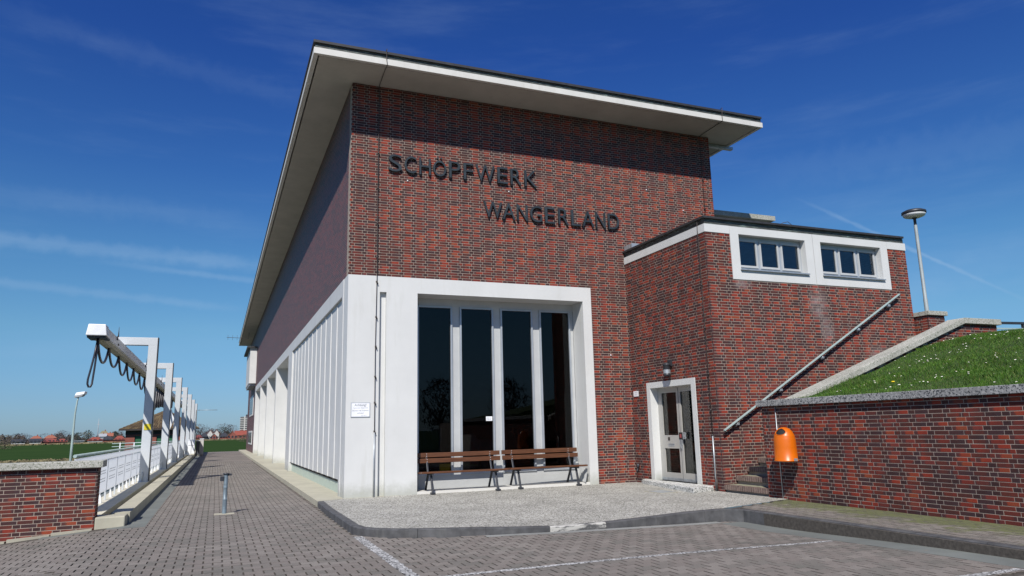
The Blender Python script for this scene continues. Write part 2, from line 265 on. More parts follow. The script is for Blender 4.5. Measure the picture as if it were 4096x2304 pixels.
MT = dict(
 brick=brick_mat(), sidebrick=brick_flat(), mortar=simple('mortar', (.345, .285, .232), .9, var=.14, nscale=5, bscale=150, bstr=.4),
 white=simple('white_paint', (.585, .59, .575), .55, var=.03, nscale=1.2, bscale=260, bstr=.12, dirt=(.47, .47, .43), dirt_amt=.42),
 side_white=simple('side_white_paint', (.56, .565, .555), .6, var=.04, nscale=1.5, bstr=.1, dirt=(.47, .47, .43), dirt_amt=.2),
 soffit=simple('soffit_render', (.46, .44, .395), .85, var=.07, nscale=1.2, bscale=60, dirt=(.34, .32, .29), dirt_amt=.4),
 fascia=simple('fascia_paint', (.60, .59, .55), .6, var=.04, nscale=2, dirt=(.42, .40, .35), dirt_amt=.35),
 patina=patina_mat(), tar=simple('black_roof_edge', (.030, .030, .032), .6, var=.2, nscale=6, bstr=.3),
 alu=simple('aluminium_frame', (.40, .43, .46), .42, .35, var=.05, bstr=.03), postgrey=simple('grey_pole_paint', (.32, .36, .37), .5, .1, var=.08, bstr=.05), postblue=simple('weathered_pipe', (.17, .22, .255), .5, .2, var=.2, nscale=12, bstr=.1), deck=simple('deck_concrete', (.56, .53, .42), .85, var=.10, nscale=1.6, bscale=90, bstr=.3), gutter_pale=simple('pale_gutter_slabs', (.24, .245, .23), .85, var=.15, nscale=2, bstr=.3), step_brick=simple('worn_step_brick', (.155, .105, .088), .8, var=.35, nscale=14, bscale=150, bstr=.4), door_metal=simple('door_aluminium', (.43, .42, .39), .42, .2, var=.06, bstr=.04), moss_step=simple('mossy_tread', (.25, .245, .17), .95, var=.3, nscale=9, bstr=.5), alu_light=simple('pale_mullion', (.46, .47, .465), .5, .1, var=.04, bstr=.03),
 steel=simple('galvanised_steel', (.42, .45, .47), .45, .55, var=.12, nscale=9, bstr=.1), glass=glass_mat(), glass_up=glass_mat('upper_window_glass', (.5, .56, .62)),
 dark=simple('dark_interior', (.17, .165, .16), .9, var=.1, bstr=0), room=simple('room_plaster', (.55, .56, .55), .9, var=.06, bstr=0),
 letter=simple('dark_letter_metal', (.040, .050, .055), .42, .25, var=.25, nscale=6, bstr=.12), wire=simple('dark_cable', (.045, .035, .032), .6, var=.15, bstr=0),
 blackpaint=simple('black_cast_iron', (.035, .038, .045), .45, .2, var=.1, bstr=.1), wood=None,
 concrete=simple('cast_concrete', (.34, .32, .25), .85, var=.10, nscale=1.6, bscale=90, bstr=.35, dirt=(.25, .235, .18), dirt_amt=.4),
 beam=simple('pale_concrete_beam', (.40, .38, .295), .85, var=.09, nscale=1.5, bscale=90, bstr=.35, dirt=(.30, .28, .21), dirt_amt=.5),
 gutter=simple('smooth_gutter_concrete', (.15, .162, .150), .8, var=.15, nscale=1.2, bscale=120, bstr=.25, dirt=(.14, .155, .125), dirt_amt=.5),
 kerb=simple('dark_kerb_stone', (.078, .078, .080), .7, var=.30, nscale=5, bscale=140, bstr=.5, dirt=(.17, .17, .155), dirt_amt=.35),
 kerb_light=simple('worn_white_kerb', (.30, .295, .275), .8, var=.25, nscale=6, bscale=140, bstr=.5), kerb_worn=worn_kerb(),
 slab=speckle('washed_concrete', (.32, .312, .272), (.11, .105, .095), (.50, .49, .45), 54, .58, stain=(.24, .235, .20)),
 step=speckle('terrazzo_step', (.50, .50, .47), (.13, .14, .13), (.68, .68, .66), 48, .6, bstr=.2),
 granite=speckle('coping_terrazzo', (.25, .253, .25), (.07, .075, .08), (.36, .36, .35), 55, .6, bstr=.3),
 coping=speckle('weathered_coping', (.35, .35, .305), (.20, .21, .165), (.45, .44, .40), 60, .5, bstr=.3, stain=(.26, .27, .19)),
 gravel=speckle('white_gravel', (.24, .24, .235), (.07, .07, .07), (.50, .50, .49), 48, .9, bstr=1.0),
 paver=paver_mat(), moss_paver=paver_mat('mossy_paver', 1), joint=simple('joint_sand', (.072, .063, .053), .95, var=.3, nscale=20), lane=lane_mat(),
 orange=simple('orange_enamel', (.60, .125, .001), .38, var=.06, bstr=.03, nscale=4), black=simple('black_void', (.01, .01, .01), .8, bstr=0),
 gantry=simple('grey_gantry_paint', (.50, .53, .55), .5, .0, var=.03, bstr=.04), gwhite=simple('gantry_white', (.72, .74, .76), .45, var=.04, bstr=.03),
 panel=panel_mat(), cable=simple('black_rubber', (.02, .02, .028), .35, var=.1, bstr=0), rail=simple('pale_handrail', (.40, .50, .48), .4, .2, var=.1, bstr=.05),
 soil=soil_mat(), blade=blade_mat(), field=field_mat(), dry=simple('dry_reed', (.20, .17, .09), .9, var=.3, nscale=.6, bstr=0), water=simple('canal_water', (.02, .035, .04), .08, bscale=2, bstr=.3, bdist=.05),
 petal=simple('daisy_petal', (.85, .85, .82), .6, bstr=0), yellow=simple('yellow_petal', (.85, .62, .01), .6, bstr=0), yellowsign=simple('yellow_plate', (.62, .50, .02), .5, bstr=0),
 tile=tile_mat(), green=simple('green_door_paint', (.025, .115, .048), .5, bstr=0), plinth=simple('pale_green_plinth', (.46, .54, .46), .6, var=.05), darkwood=simple('dark_timber', (.04, .03, .025), .7, bstr=0),
 farbrick=simple('far_brick_wall', (.23, .07, .05), .8, var=.15, nscale=2, bstr=0), farwhite=simple('far_white_wall', (.50, .49, .46), .8, bstr=0),
 fardark=simple('far_dark_roof', (.035, .038, .045), .7, bstr=0), farred=simple('far_red_roof', (.25, .060, .040), .8, var=.15, bstr=0), farorange=simple('far_orange_roof', (.31, .11, .065), .8, var=.15, bstr=0), farbrown=simple('far_maroon_roof', (.19, .045, .038), .8, bstr=0),
 farthatch=simple('thatch', (.22, .20, .12), .95, var=.2, bstr=0), farglass=simple('far_window_dark', (.03, .035, .045), .2, bstr=0), fargrey=simple('far_grey_wall', (.34, .36, .38), .8, bstr=0),
 twig=crown_mat('bare_twigs', (.045, .034, .033), (.10, .080, .072)), bush=crown_mat('brown_hedge', (.05, .045, .03), (.12, .105, .06)), pine=crown_mat('dark_evergreen', (.012, .022, .012), (.03, .05, .024)), bark=simple('bark', (.07, .055, .045), .9, bstr=0),
 print=simple('printed_ink', (.12, .14, .18), .7, bstr=0), redprint=simple('red_ink', (.30, .06, .06), .6, bstr=0), plate=simple('white_plate', (.80, .81, .83), .35, bstr=0), lamphead=simple('lamp_white_dome', (.75, .76, .76), .35, bstr=0),
)
def wood_mat():
    m, t, b = mat('bench_timber'); P = pos(t)
    n = noise(t, scaled(t, P, (1.5, 14, 30)), 3, 6, .6)
    sock(t, ramp(t, n, ((.3, (.062, .025, .012)), (.55, (.115, .044, .018)), (.75, (.17, .070, .026)))), b.inputs['Base Color']); b.inputs['Roughness'].default_value = .45
    bump(t, b, n, .25, .003); return m
MT['wood'] = wood_mat()

# ---------------------------------------------------------------- mesh helpers
WL = {}                                   # world position of every thing's origin
def tag(o, label=None, cat=None, group=None, kind=None):
    if label: o['label'] = label
    if cat: o['category'] = cat
    if group: o['group'] = group
    if kind: o['kind'] = kind
    return o
def thing(name, loc, label, cat, group=None):
    o = bpy.data.objects.new(name, None); COL.objects.link(o); o.location = loc; o.empty_display_size = .3; WL[o.name] = Vector(loc)
    return tag(o, label, cat, group)
class MB:
    def __init__(s): s.v = []; s.f = []; s.mi = []; s.uv = []; s.smooth = []
    def face(s, pts, mi=0, sm=False):
        n = len(s.v); s.v += [tuple(p) for p in pts]; s.f.append(tuple(range(n, n+len(pts)))); s.mi.append(mi); s.smooth.append(sm)
    def raw(s, vs, fs, mi=0, sm=False):
        n = len(s.v); s.v += [tuple(p) for p in vs]
        for f in fs: s.f.append(tuple(n+i for i in f)); s.mi.append(mi); s.smooth.append(sm)
    def box(s, x0, x1, y0, y1, z0, z1, mi=0):
        s.raw([(x0,y0,z0),(x1,y0,z0),(x1,y1,z0),(x0,y1,z0),(x0,y0,z1),(x1,y0,z1),(x1,y1,z1),(x0,y1,z1)],
              [(0,3,2,1),(4,5,6,7),(0,1,5,4),(1,2,6,5),(2,3,7,6),(3,0,4,7)], mi)
        return s
    def bar(s, a, b, w, h, mi=0, up=(0,0,1)):
        a = Vector(a); b = Vector(b); d = (b-a).normalized(); u = Vector(up); sd = d.cross(u)
        if sd.length < 1e-4: sd = d.cross(Vector((1,0,0)))
        sd.normalize(); u = sd.cross(d)
        q = [sd*(i*w/2)+u*(j*h/2) for i, j in ((-1,-1),(1,-1),(1,1),(-1,1))]
        s.raw([a+k for k in q]+[b+k for k in q], [(0,1,2,3),(7,6,5,4),(0,4,5,1),(1,5,6,2),(2,6,7,3),(3,7,4,0)], mi); return s
    def tube(s, pts, r, n=8, mi=0, cap=True):
        pts = [Vector(p) for p in pts]; rs = r if isinstance(r, (list, tuple)) else [r]*len(pts); base = len(s.v); prev = None
        for i, p in enumerate(pts):
            d = (pts[min(i+1, len(pts)-1)]-pts[max(i-1, 0)]).normalized()
            a = prev - d*prev.dot(d) if prev is not None else d.orthogonal()
            a.normalize(); prev = a; b = d.cross(a)
            s.v += [tuple(p+(a*math.cos(2*math.pi*k/n)+b*math.sin(2*math.pi*k/n))*rs[i]) for k in range(n)]
        for i in range(len(pts)-1):
            for k in range(n):
                s.f.append((base+i*n+k, base+i*n+(k+1) % n, base+(i+1)*n+(k+1) % n, base+(i+1)*n+k)); s.mi.append(mi); s.smooth.append(True)
        if cap:
            s.f.append(tuple(base+k for k in reversed(range(n)))); s.mi.append(mi); s.smooth.append(False)
            s.f.append(tuple(base+(len(pts)-1)*n+k for k in range(n))); s.mi.append(mi); s.smooth.append(False)
        return s
    def lathe(s, prof, c, n=20, mi=0, sx=1, sy=1):
        base = len(s.v)
        for r, z in prof: s.v += [(c[0]+r*sx*math.cos(2*math.pi*k/n), c[1]+r*sy*math.sin(2*math.pi*k/n), c[2]+z) for k in range(n)]
        for i in range(len(prof)-1):
            for k in range(n): s.f.append((base+i*n+k, base+i*n+(k+1) % n, base+(i+1)*n+(k+1) % n, base+(i+1)*n+k)); s.mi.append(mi); s.smooth.append(True)
        return s
    def prism(s, poly, z0, z1, mi=0):
        n = len(poly); zz = lambda z, p: z(p) if callable(z) else z
        s.raw([(p[0], p[1], zz(z0, p)) for p in poly]+[(p[0], p[1], zz(z1, p)) for p in poly],
              [tuple(reversed(range(n))), tuple(range(n, 2*n))]+[(i, (i+1) % n, n+(i+1) % n, n+i) for i in range(n)], mi); return s
    def extr_y(s, poly, y0, y1, mi=0):        # polygon in x,z extruded along y
        n = len(poly)
        s.raw([(p[0], y0, p[1]) for p in poly]+[(p[0], y1, p[1]) for p in poly],
              [tuple(range(n)), tuple(reversed(range(n, 2*n)))]+[(i, n+i, n+(i+1) % n, (i+1) % n) for i in range(n)], mi); return s
    def mesh(s, name, mats, off=Vector()):
        m = bpy.data.meshes.new(name); o = Vector(off)
        m.from_pydata([(p[0]-o.x, p[1]-o.y, p[2]-o.z) for p in s.v], [], s.f)
        for k in (mats if isinstance(mats, (list, tuple)) else [mats]): m.materials.append(MT[k] if isinstance(k, str) else k)
        m.polygons.foreach_set('material_index', s.mi); m.polygons.foreach_set('use_smooth', s.smooth)
        if s.uv:
            l = m.uv_layers.new(name='UVMap'); a = np.array(s.uv, dtype=np.float32)
            idx = np.zeros(len(m.loops), dtype=np.int32); m.loops.foreach_get('vertex_index', idx); l.data.foreach_set('uv', a[idx].ravel())
        m.update(); return m
    def build(s, name, mats, parent=None, kind=None, origin=None, bevel=0):
        off = WL[parent.name] if parent is not None and origin is None else Vector(origin or (0,0,0))
        o = bpy.data.objects.new(name, s.mesh(name, mats, off)); COL.objects.link(o)
        if parent is not None:
            o.parent = parent; WL[o.name] = WL[parent.name]
        else: o.location = off; WL[o.name] = off
        if bevel:
            bv = o.modifiers.new('bevel', 'BEVEL'); bv.width = bevel; bv.segments = 2; bv.limit_method = 'ANGLE'; bv.angle_limit = rad(50)
        return tag(o, kind=kind)
def place(name, mesh, loc, parent, rotz=0):
    o = bpy.data.objects.new(name, mesh); COL.objects.link(o); o.parent = parent; o.location = Vector(loc)-WL[parent.name]; o.rotation_euler.z = rotz; return o
def dup(o, loc=None, parent=None, label=None, rotz=None):
    c = o.copy(); COL.objects.link(c); c.parent = parent
    if loc is not None: c.location = loc; WL[c.name] = Vector(loc)
    if rotz is not None: c.rotation_euler.z = rotz
    if label: c['label'] = label
    for ch in KIDS.get(o.name, []): dup(ch, parent=c)
    return c
KIDS = {}
def kids():
    KIDS.clear()
    for o in S.objects:
        if o.parent: KIDS.setdefault(o.parent.name, []).append(o)
def rects(u0, u1, z0, z1, holes):
    us = sorted({u0, u1, *[min(max(h[0], u0), u1) for h in holes], *[min(max(h[1], u0), u1) for h in holes]}); out = []
    for a, b in zip(us, us[1:]):
        if b-a < 1e-4: continue
        m = (a+b)/2; cuts = sorted((max(h[2], z0), min(h[3], z1)) for h in holes if h[0] < m < h[1] and h[3] > z0 and h[2] < z1); z = z0
        for c, d in cuts:
            if c > z+1e-4: out.append((a, b, z, c))
            z = max(z, d)
        if z < z1-1e-4: out.append((a, b, z, z1))
    return out
# ------- brickwork: every brick is a block set proud of the mortar, monk bond (two stretchers, one header)
PITCH_S, PITCH_H, COURSE, JOINT = .24, .12, .0648, .0096
_bm = {}
def brick_block(L, H, D, seed, header):
    b = MB(); c = .0022
    b.raw([(-L/2+c,0,-H/2+c),(L/2-c,0,-H/2+c),(L/2-c,0,H/2-c),(-L/2+c,0,H/2-c),(-L/2,c,-H/2),(L/2,c,-H/2),(L/2,c,H/2),(-L/2,c,H/2),(-L/2,D,-H/2),(L/2,D,-H/2),(L/2,D,H/2),(-L/2,D,H/2)],
          [(0,1,2,3),(0,4,5,1),(1,5,6,2),(2,6,7,3),(3,7,4,0),(4,8,9,5),(5,9,10,6),(6,10,11,7),(7,11,8,4)])
    iu = (seed*7) % 60 + (64 if header else 0); iv = seed % 31
    b.uv = [(iu+.002+.996*(p[0]/L+.5), iv+.002+.996*(p[2]/H+.5)) for p in b.v]; return b
def brick_mesh(header, seed):
    k = (header, seed)
    if k not in _bm:
        L = (PITCH_H if header else PITCH_S)-JOINT
        _bm[k] = brick_block(L, COURSE-JOINT, .03, seed, header).mesh('brick', 'brick')
    return _bm[k]
def brickwork(parent, org, U, u0, u1, z0, z1, holes=(), phase=0., zc=0., keep=300, clip=None, name='brickwork'):
    """org: point of the face at u=0,z=0; U: unit direction along the wall; outward normal = U rotated -90 degrees"""
    org = Vector(org); U = Vector(U); th = math.atan2(U.y, U.x); Nn = Vector((U.y, -U.x, 0)); full = []; rest = MB(); rest.uv = []
    k0 = int(math.floor((z0-zc)/COURSE)); k1 = int(math.ceil((z1-zc)/COURSE)); D = .03
    for k in range(k0, k1):
        a, b = zc+k*COURSE, zc+(k+1)*COURSE-JOINT; za, zb = max(a, z0), min(b, z1)
        if zb-za < .006: continue
        u = u0 - .6*2 + ((phase + (k % 2)*.3) % .6); seq = 0
        while u < u1:
            w = (PITCH_S, PITCH_S, PITCH_H)[seq % 3]; hd = seq % 3 == 2; ua, ub = u+JOINT/2, u+w-JOINT/2; u += w; seq += 1
            ua2, ub2 = max(ua, u0), min(ub, u1)
            if ub2-ua2 < .008: continue
            segs = [(ua2, ub2)]
            for h in holes:
                if h[2] < (za+zb)/2 < h[3]:
                    ns = []
                    for s_, e_ in segs:
                        if e_ <= h[0] or s_ >= h[1]: ns.append((s_, e_))
                        else:
                            if s_ < h[0]-.006: ns.append((s_, h[0]-.002))
                            if e_ > h[1]+.006: ns.append((h[1]+.002, e_))
                    segs = ns
            for s_, e_ in segs:
                if clip and not clip((s_+e_)/2, (za+zb)/2): continue
                if e_-s_ > .06 and False: pass
                seed = random.randrange(12); out = random.uniform(-.0012, .0012)
                c = org + U*((s_+e_)/2) + Nn*out; c.z = (za+zb)/2
                whole = abs((e_-s_)-(w-JOINT)) < 1e-4 and abs((zb-za)-(COURSE-JOINT)) < 1e-4
                px, py, dz = proj(c); vis = 0 if not (-150 < px < 4246 and -150 < py < 2454) else 1
                area = (e_-s_)*(zb-za)/dz**2*abs((c-CAM).normalized().dot(Nn))*vis
                full.append((area if whole else -1, c, hd, seed, e_-s_, zb-za))
    full.sort(key=lambda r: -r[0]); n = 0
    for area, c, hd, seed, L, H in full:
        if area > 0 and n < keep: place('brick', brick_mesh(hd, seed), c, parent, th); n += 1
        else:
            bb = brick_block(L, H, D, random.randrange(400), hd); ct, st = math.cos(th), math.sin(th)
            rest.uv += bb.uv; rest.raw([(c.x+p[0]*ct-p[1]*st, c.y+p[0]*st+p[1]*ct, c.z+p[2]) for p in bb.v], bb.f)
    if rest.v: rest.build(name, 'brick', parent, kind='stuff')
def text_mesh(txt, size, ext=0., offset=0., align='CENTER'):
    c = bpy.data.curves.new('t', 'FONT'); c.body = txt; c.size = size; c.extrude = ext; c.offset = offset; c.align_x = align; c.resolution_u = 5
    if ext > .01: c.bevel_depth = 0
    o = bpy.data.objects.new('t', c); COL.objects.link(o); dg = bpy.context.evaluated_depsgraph_get(); me = bpy.data.meshes.new_from_object(o.evaluated_get(dg), depsgraph=dg)
    bpy.data.objects.remove(o); bpy.data.curves.remove(c); return me

# ================================================================ GROUND
ROAD = -.12
def zroad(x, y):
    z = ROAD - .09*math.exp(-((x-5.6)/2.2)**2-((y+7.)/2.4)**2)
    if x < -4.4 and y < -1: z -= .095*(-4.4-x)
    return z
b = MB()
for x0, x1, y0, y1 in ((-3000, -10, -3000, 4500), (-10, -5.3, -3000, -46), (-5.3, 40, -3000, -46), (-5.3, 3000, 59.1, 4500), (40, 3000, -3000, 59.1), (-10, -5.3, 75, 4500)):
    b.face([(x0,y0,-1.6),(x1,y0,-1.6),(x1,y1,-1.6),(x0,y1,-1.6)])
b.build('field', 'field', kind='structure')
b = MB(); b.face([(-10,-1.2,-2.1),(-5.3,-1.2,-2.1),(-5.3,75,-2.1),(-10,75,-2.1)]); b.build('canal_water', 'water', kind='structure')
b = MB(); b.box(-10.2, -10, -1.2, 75, -2.6, -1.58); b.box(-10, -5.3, -46, -1.26, -2.6, -.7); b.build('canal_bank', 'concrete', kind='structure')
b = MB(); 
for i in range(700):
    p = far_pt(random.uniform(-100, 480), random.uniform(97, 104)); h = random.uniform(.25, .8)
    for k in range(3):
        a = random.uniform(0, math.pi); q = Vector((math.cos(a), math.sin(a), 0))*random.uniform(.15, .4); b.face([p-q, p+q, p+q*1.3+Vector((random.uniform(-.2,.2), 0, h)), p-q*.7+Vector((0, 0, h*.8))])
b.build('dry_reeds', 'dry', kind='stuff')
# base course under the paving, as a sheet that follows the falls of the yard
XA, XB, YA, YB = -11., 5.75, -11.6, 30.
yard = MB(); nx, ny = 60, 150
vs = [(XA+(XB-XA)*i/nx, YA+(YB-YA)*j/ny) for j in range(ny+1) for i in range(nx+1)]
yard.raw([(x, y, zroad(x, y)-.013) for x, y in vs], [(j*(nx+1)+i, j*(nx+1)+i+1, (j+1)*(nx+1)+i+1, (j+1)*(nx+1)+i) for j in range(ny) for i in range(nx) if not (vs[j*(nx+1)+i][0] < -4.9 and vs[j*(nx+1)+i][1] > -1.7)])
YARD = yard.build('paved_yard', 'joint', kind='structure')
KPATH = [(-.6,-.3,0),(-.65,-2.,0),(-.65,-3.5,0),(-.65,-4.85,0),(-.60,-5.15,0),(-.42,-5.45,0),(-.1,-5.72,0),(.42,-5.95,0),(.95,-6.10,-.008),(1.6,-6.24,-.03),(2.3,-6.32,-.052),(3.1,-6.31,-.05),(4.0,-6.25,-.03),(4.8,-6.18,-.01),(5.45,-6.2,0),(5.68,-6.45,0),(5.72,-7.4,0),(5.75,-8.4,0),(5.76,-9.6,0),(5.76,-11.,0),(5.76,-13.,0),(5.76,-15.,0),(5.76,-20.,0)]
def ky(x):
    for (xa, ya, _), (xb, yb, _) in zip(KPATH[3:15], KPATH[4:15]):
        if xa <= x <= xb: return ya+(yb-ya)*(x-xa)/(xb-xa)
    return -.3 if x < -.6 else -6.2
def in_road(x, y):
    if x < -4.13 and y > -1.78: return False
    if x < -3.9 and y > -2.0: return False
    if x > -.66 and y > -5.2 and y > (ky(max(x, -.649)) if x > -.65 else -.2): 
        return False
    if -.65 < x < 5.7 and y > ky(x)-.02: return False
    if 1.1 < x < 5.7 and y > ky(x)-.06: return False
    if x > 5.6 and y < -6.0: return False
    return True
# double-T paving blocks
PL, PW, WAIST, FL = .22, .152, .145, .205
def paver_block(seed, x=0, y=0, z=0, tilt=(0, 0)):
    g = .0048; L = PL/2-.008; f = FL/2-g; w = WAIST/2+.004; c = .032; e = .045
    pl = [(-L,-f),(-L+c,-f),(-L+c+e*.7,-w),(L-c-e*.7,-w),(L-c,-f),(L,-f),(L,f),(L-c,f),(L-c-e*.7,w),(-L+c+e*.7,w),(-L+c,f),(-L,f)]
    bb = MB(); n = 12; ch = .004
    top = [(x+p[0]*.985, y+p[1]*.985, z+p[0]*tilt[0]+p[1]*tilt[1]) for p in pl]; lo = [(x+p[0], y+p[1], z-.006+p[0]*tilt[0]+p[1]*tilt[1]) for p in pl]; bt = [(x+p[0], y+p[1], z-.02) for p in pl]
    bb.raw(top+lo+bt, [(0,1,10,11),(1,2,9,10),(2,3,8,9),(3,4,7,8),(4,5,6,7)]); k = len(bb.v)-3*n
    for fs_ in ([(k+n+i, k+n+(i+1) % n, k+(i+1) % n, k+i) for i in range(n)], [(k+2*n+i, k+2*n+(i+1) % n, k+n+(i+1) % n, k+n+i) for i in range(n)]):
        bb.f += fs_; bb.mi += [1]*n; bb.smooth += [False]*n
    iu, iv = (seed*13) % 97, seed % 53; bb.uv = [(iu+.5, iv+.5)]*len(bb.v); return bb
pav = []
row = 0; y = YA+.2
while y < YB:
    x = XA+.2+(PL/2 if row % 2 else 0)
    while x < XB:
        if in_road(x, y):
            z = zroad(x, y)+random.uniform(-.0015, .0015); px, py, dz = proj((x, y, z))
            if -350 < px < 4450 and py < 2600: pav.append((1/dz**3 if 0 < px < 4096 and py < 2304 else 0, x, y, z))
        x += PL
    y += (FL+WAIST)/2; row += 1
pav.sort(key=lambda r: -r[0]); PM = [paver_block(s*31+5).mesh('paving_stone', ['paver', 'joint']) for s in range(14)]
rest = MB()
for i, (a, x, y, z) in enumerate(pav):
    if i < 300: place('paving_stone', random.choice(PM), (x, y, z), YARD)
    else:
        gx = (zroad(x+.1, y)-zroad(x-.1, y))/.2; gy = (zroad(x, y+.1)-zroad(x, y-.1))/.2
        bb = paver_block(random.randrange(4000), x, y, z, (gx+random.uniform(-.006, .006), gy+random.uniform(-.006, .006))); rest.raw(bb.v, bb.f); rest.mi[-len(bb.f):] = bb.mi; rest.uv += bb.uv
rest.build('paving_field', ['paver', 'joint'], YARD, kind='stuff')
b = MB()
for x0, x1, y0, y1 in ((-4.6, -.5, YB, 59.1), (-40, 5.76, -46, YA), (-40, XA, YA, -1.7), (5.76, 5.9, -46, -20)): b.face([(x0,y0,ROAD-.004),(x1,y0,ROAD-.004),(x1,y1,ROAD-.004),(x0,y1,ROAD-.004)])
b.face([(-4.6,59.1,ROAD-.004),(-.5,59.1,ROAD-.004),(-.5,59.6,-1.7),(-4.6,59.6,-1.7)])
b.build('lane', 'lane', kind='structure')
# gravel marking strips
def ribbon(name, pts, w, m, dz=0., ax=0):
    b = MB(); n = len(pts)
    for (xa, ya), (xb, yb) in zip(pts, pts[1:]):
        k = max(1, int(math.hypot(xb-xa, yb-ya)/(.06 if m == 'gravel' else .25))); d = Vector((xb-xa, yb-ya)).normalized(); s = Vector((-d.y, d.x))*w/2
        for i in range(k):
            p = [(xa+(xb-xa)*t, ya+(yb-ya)*t) for t in (i/k, (i+1)/k)]; jr = w*.10 if m == 'gravel' else 0
            if i == 0: J = (0, 0)
            J0, J = J, (random.uniform(-jr, jr), random.uniform(-jr, jr)) if i < k-1 else (0, 0)
            n_ = s.normalized(); q = [(p[0][0]-s.x-n_.x*J0[0], p[0][1]-s.y-n_.y*J0[0]), (p[1][0]-s.x-n_.x*J[0], p[1][1]-s.y-n_.y*J[0]), (p[1][0]+s.x+n_.x*J[1], p[1][1]+s.y+n_.y*J[1]), (p[0][0]+s.x+n_.x*J0[1], p[0][1]+s.y+n_.y*J0[1])]
            b.face([(u, v, zroad(u, v)+dz) for u, v in q])
    return b.build(name, m, kind='structure')
ribbon('gravel_edge_strip', [(-.62,-5.25),(-.62,-11.55)], .14, 'gravel', .002)
ribbon('bay_marking', [(-.53,-8.83),(5.2,-8.83)], .095, 'gravel', .002)
ribbon('bay_marking', [(-.53,-11.39),(5.2,-11.39)], .11, 'gravel', .002)
ribbon('gutter_strip', [(5.47,-6.4),(5.47,-13.5)], .46, 'gutter', .0025)
ribbon('gutter_strip', [(1.1,-6.25),(2.3,-6.44),(3.1,-6.435),(4.0,-6.375),(4.8,-6.30),(5.3,-6.28)], .17, 'gutter_pale', .002)
b = MB(); b.box(-4.12, -3.79, -1.98, 60, -.3, ROAD+.003); b.prism([(-5.4,-2.0),(-4.12,-2.05),(-4.12,-1.61),(-5.4,-1.72)], -.4, lambda p: zroad(p[0], p[1])+.002); b.build('gutter_strip', 'gutter', kind='structure')
# kerb stones along the forecourt
KERB = MB(); 
kr = tag(bpy.data.objects.new('kerb', None), kind='structure'); COL.objects.link(kr); WL[kr.name] = Vector((0, 0, 0))
def kerbstone(P, wd, top_off=0):
    b = MB(); n = len(P); L = []; R = []
    for i, (x, y, z) in enumerate(P):
        a = P[max(i-1, 0)]; c = P[min(i+1, n-1)]; d = Vector((c[0]-a[0], c[1]-a[1])).normalized(); s = Vector((-d.y, d.x)) # left of travel = inner side
        L.append((x, y)); R.append((x+s.x*wd, y+s.y*wd))
    for i in range(n-1):
        z0, z1 = P[i][2], P[i+1][2]; (ax, ay), (bx, by) = L[i], L[i+1]; (cx, cy), (dx, dy) = R[i+1], R[i]; ra, rb = zroad(ax, ay)-.06, zroad(bx, by)-.06
        f = .18; e = .014
        ia = (ax+(dx-ax)*f, ay+(dy-ay)*f); ib = (bx+(cx-bx)*f, by+(cy-by)*f)
        b.face([(ax,ay,ra),(bx,by,rb),(bx,by,z1-e),(ax,ay,z0-e)]); b.face([(ax,ay,z0-e),(bx,by,z1-e),(ib[0],ib[1],z1),(ia[0],ia[1],z0)])
        b.face([(ia[0],ia[1],z0),(ib[0],ib[1],z1),(cx,cy,z1),(dx,dy,z0)]); b.face([(dx,dy,z0),(cx,cy,z1),(cx,cy,rb),(dx,dy,ra)])
    for i in (0, n-1):
        (ax, ay), (dx, dy), z = L[i], R[i], P[i][2]; b.face([(ax,ay,z-.2),(ax,ay,z-.014),(dx,dy,z),(dx,dy,z-.2)])
    return b
dens = []
for (xa, ya, za), (xb, yb, zb) in zip(KPATH, KPATH[1:]):
    k = max(1, int(round(math.hypot(xb-xa, yb-ya)/.09)))
    dens += [(xa+(xb-xa)*i/k, ya+(yb-ya)*i/k, za+(zb-za)*i/k) for i in range(k)]
dens.append(KPATH[-1]); seg = 11
for i in range(0, len(dens)-2, seg):
    P = dens[i:i+seg+1]
    if len(P) < 3: continue
    a, c = P[0], P[1]; P = [(a[0]+(c[0]-a[0])*.06, a[1]+(c[1]-a[1])*.06, a[2])]+P[1:]
    mx_ = sum(p[0] for p in P)/len(P); light = 2.0 < mx_ < 3.1
    o = kerbstone(P, .125).build('kerb_stone', 'kerb_worn' if light else 'kerb', kr)
    if light: tag(o, 'kerb stone worn white in the lowered section')
# forecourt slab
b = MB(); nx = 64; ny = 26; vv = []
xs = [-.53+(7.536+.53)*i/nx for i in range(nx+1)]
for x in xs:
    y1 = -.004 if x >= 0 else -.06+.5*x
    y0 = ky(x)+.1 if x < 5.6 else -6.05+(x-5.6)*.28
    if x < -.45: y0 = -4.9
    zt = [0]
    for (xa, ya, za), (xb, yb, zb) in zip(KPATH[3:15], KPATH[4:15]):
        if xa <= x <= xb: zt[0] = za+(zb-za)*(x-xa)/(xb-xa)
    for j in range(ny+1):
        t = j/ny; vv.append((x, y0+(y1-y0)*t, (zt[0]-.004)*max(0, 1-t*1.6)-.004*min(1, t*1.6)+.006*math.sin(x*1.3+t*5)*t*(1-t)))
b.raw(vv, [(i*(ny+1)+j, (i+1)*(ny+1)+j, (i+1)*(ny+1)+j+1, i*(ny+1)+j+1) for i in range(nx) for j in range(ny)], sm=True)
b.build('forecourt', 'slab', kind='structure')
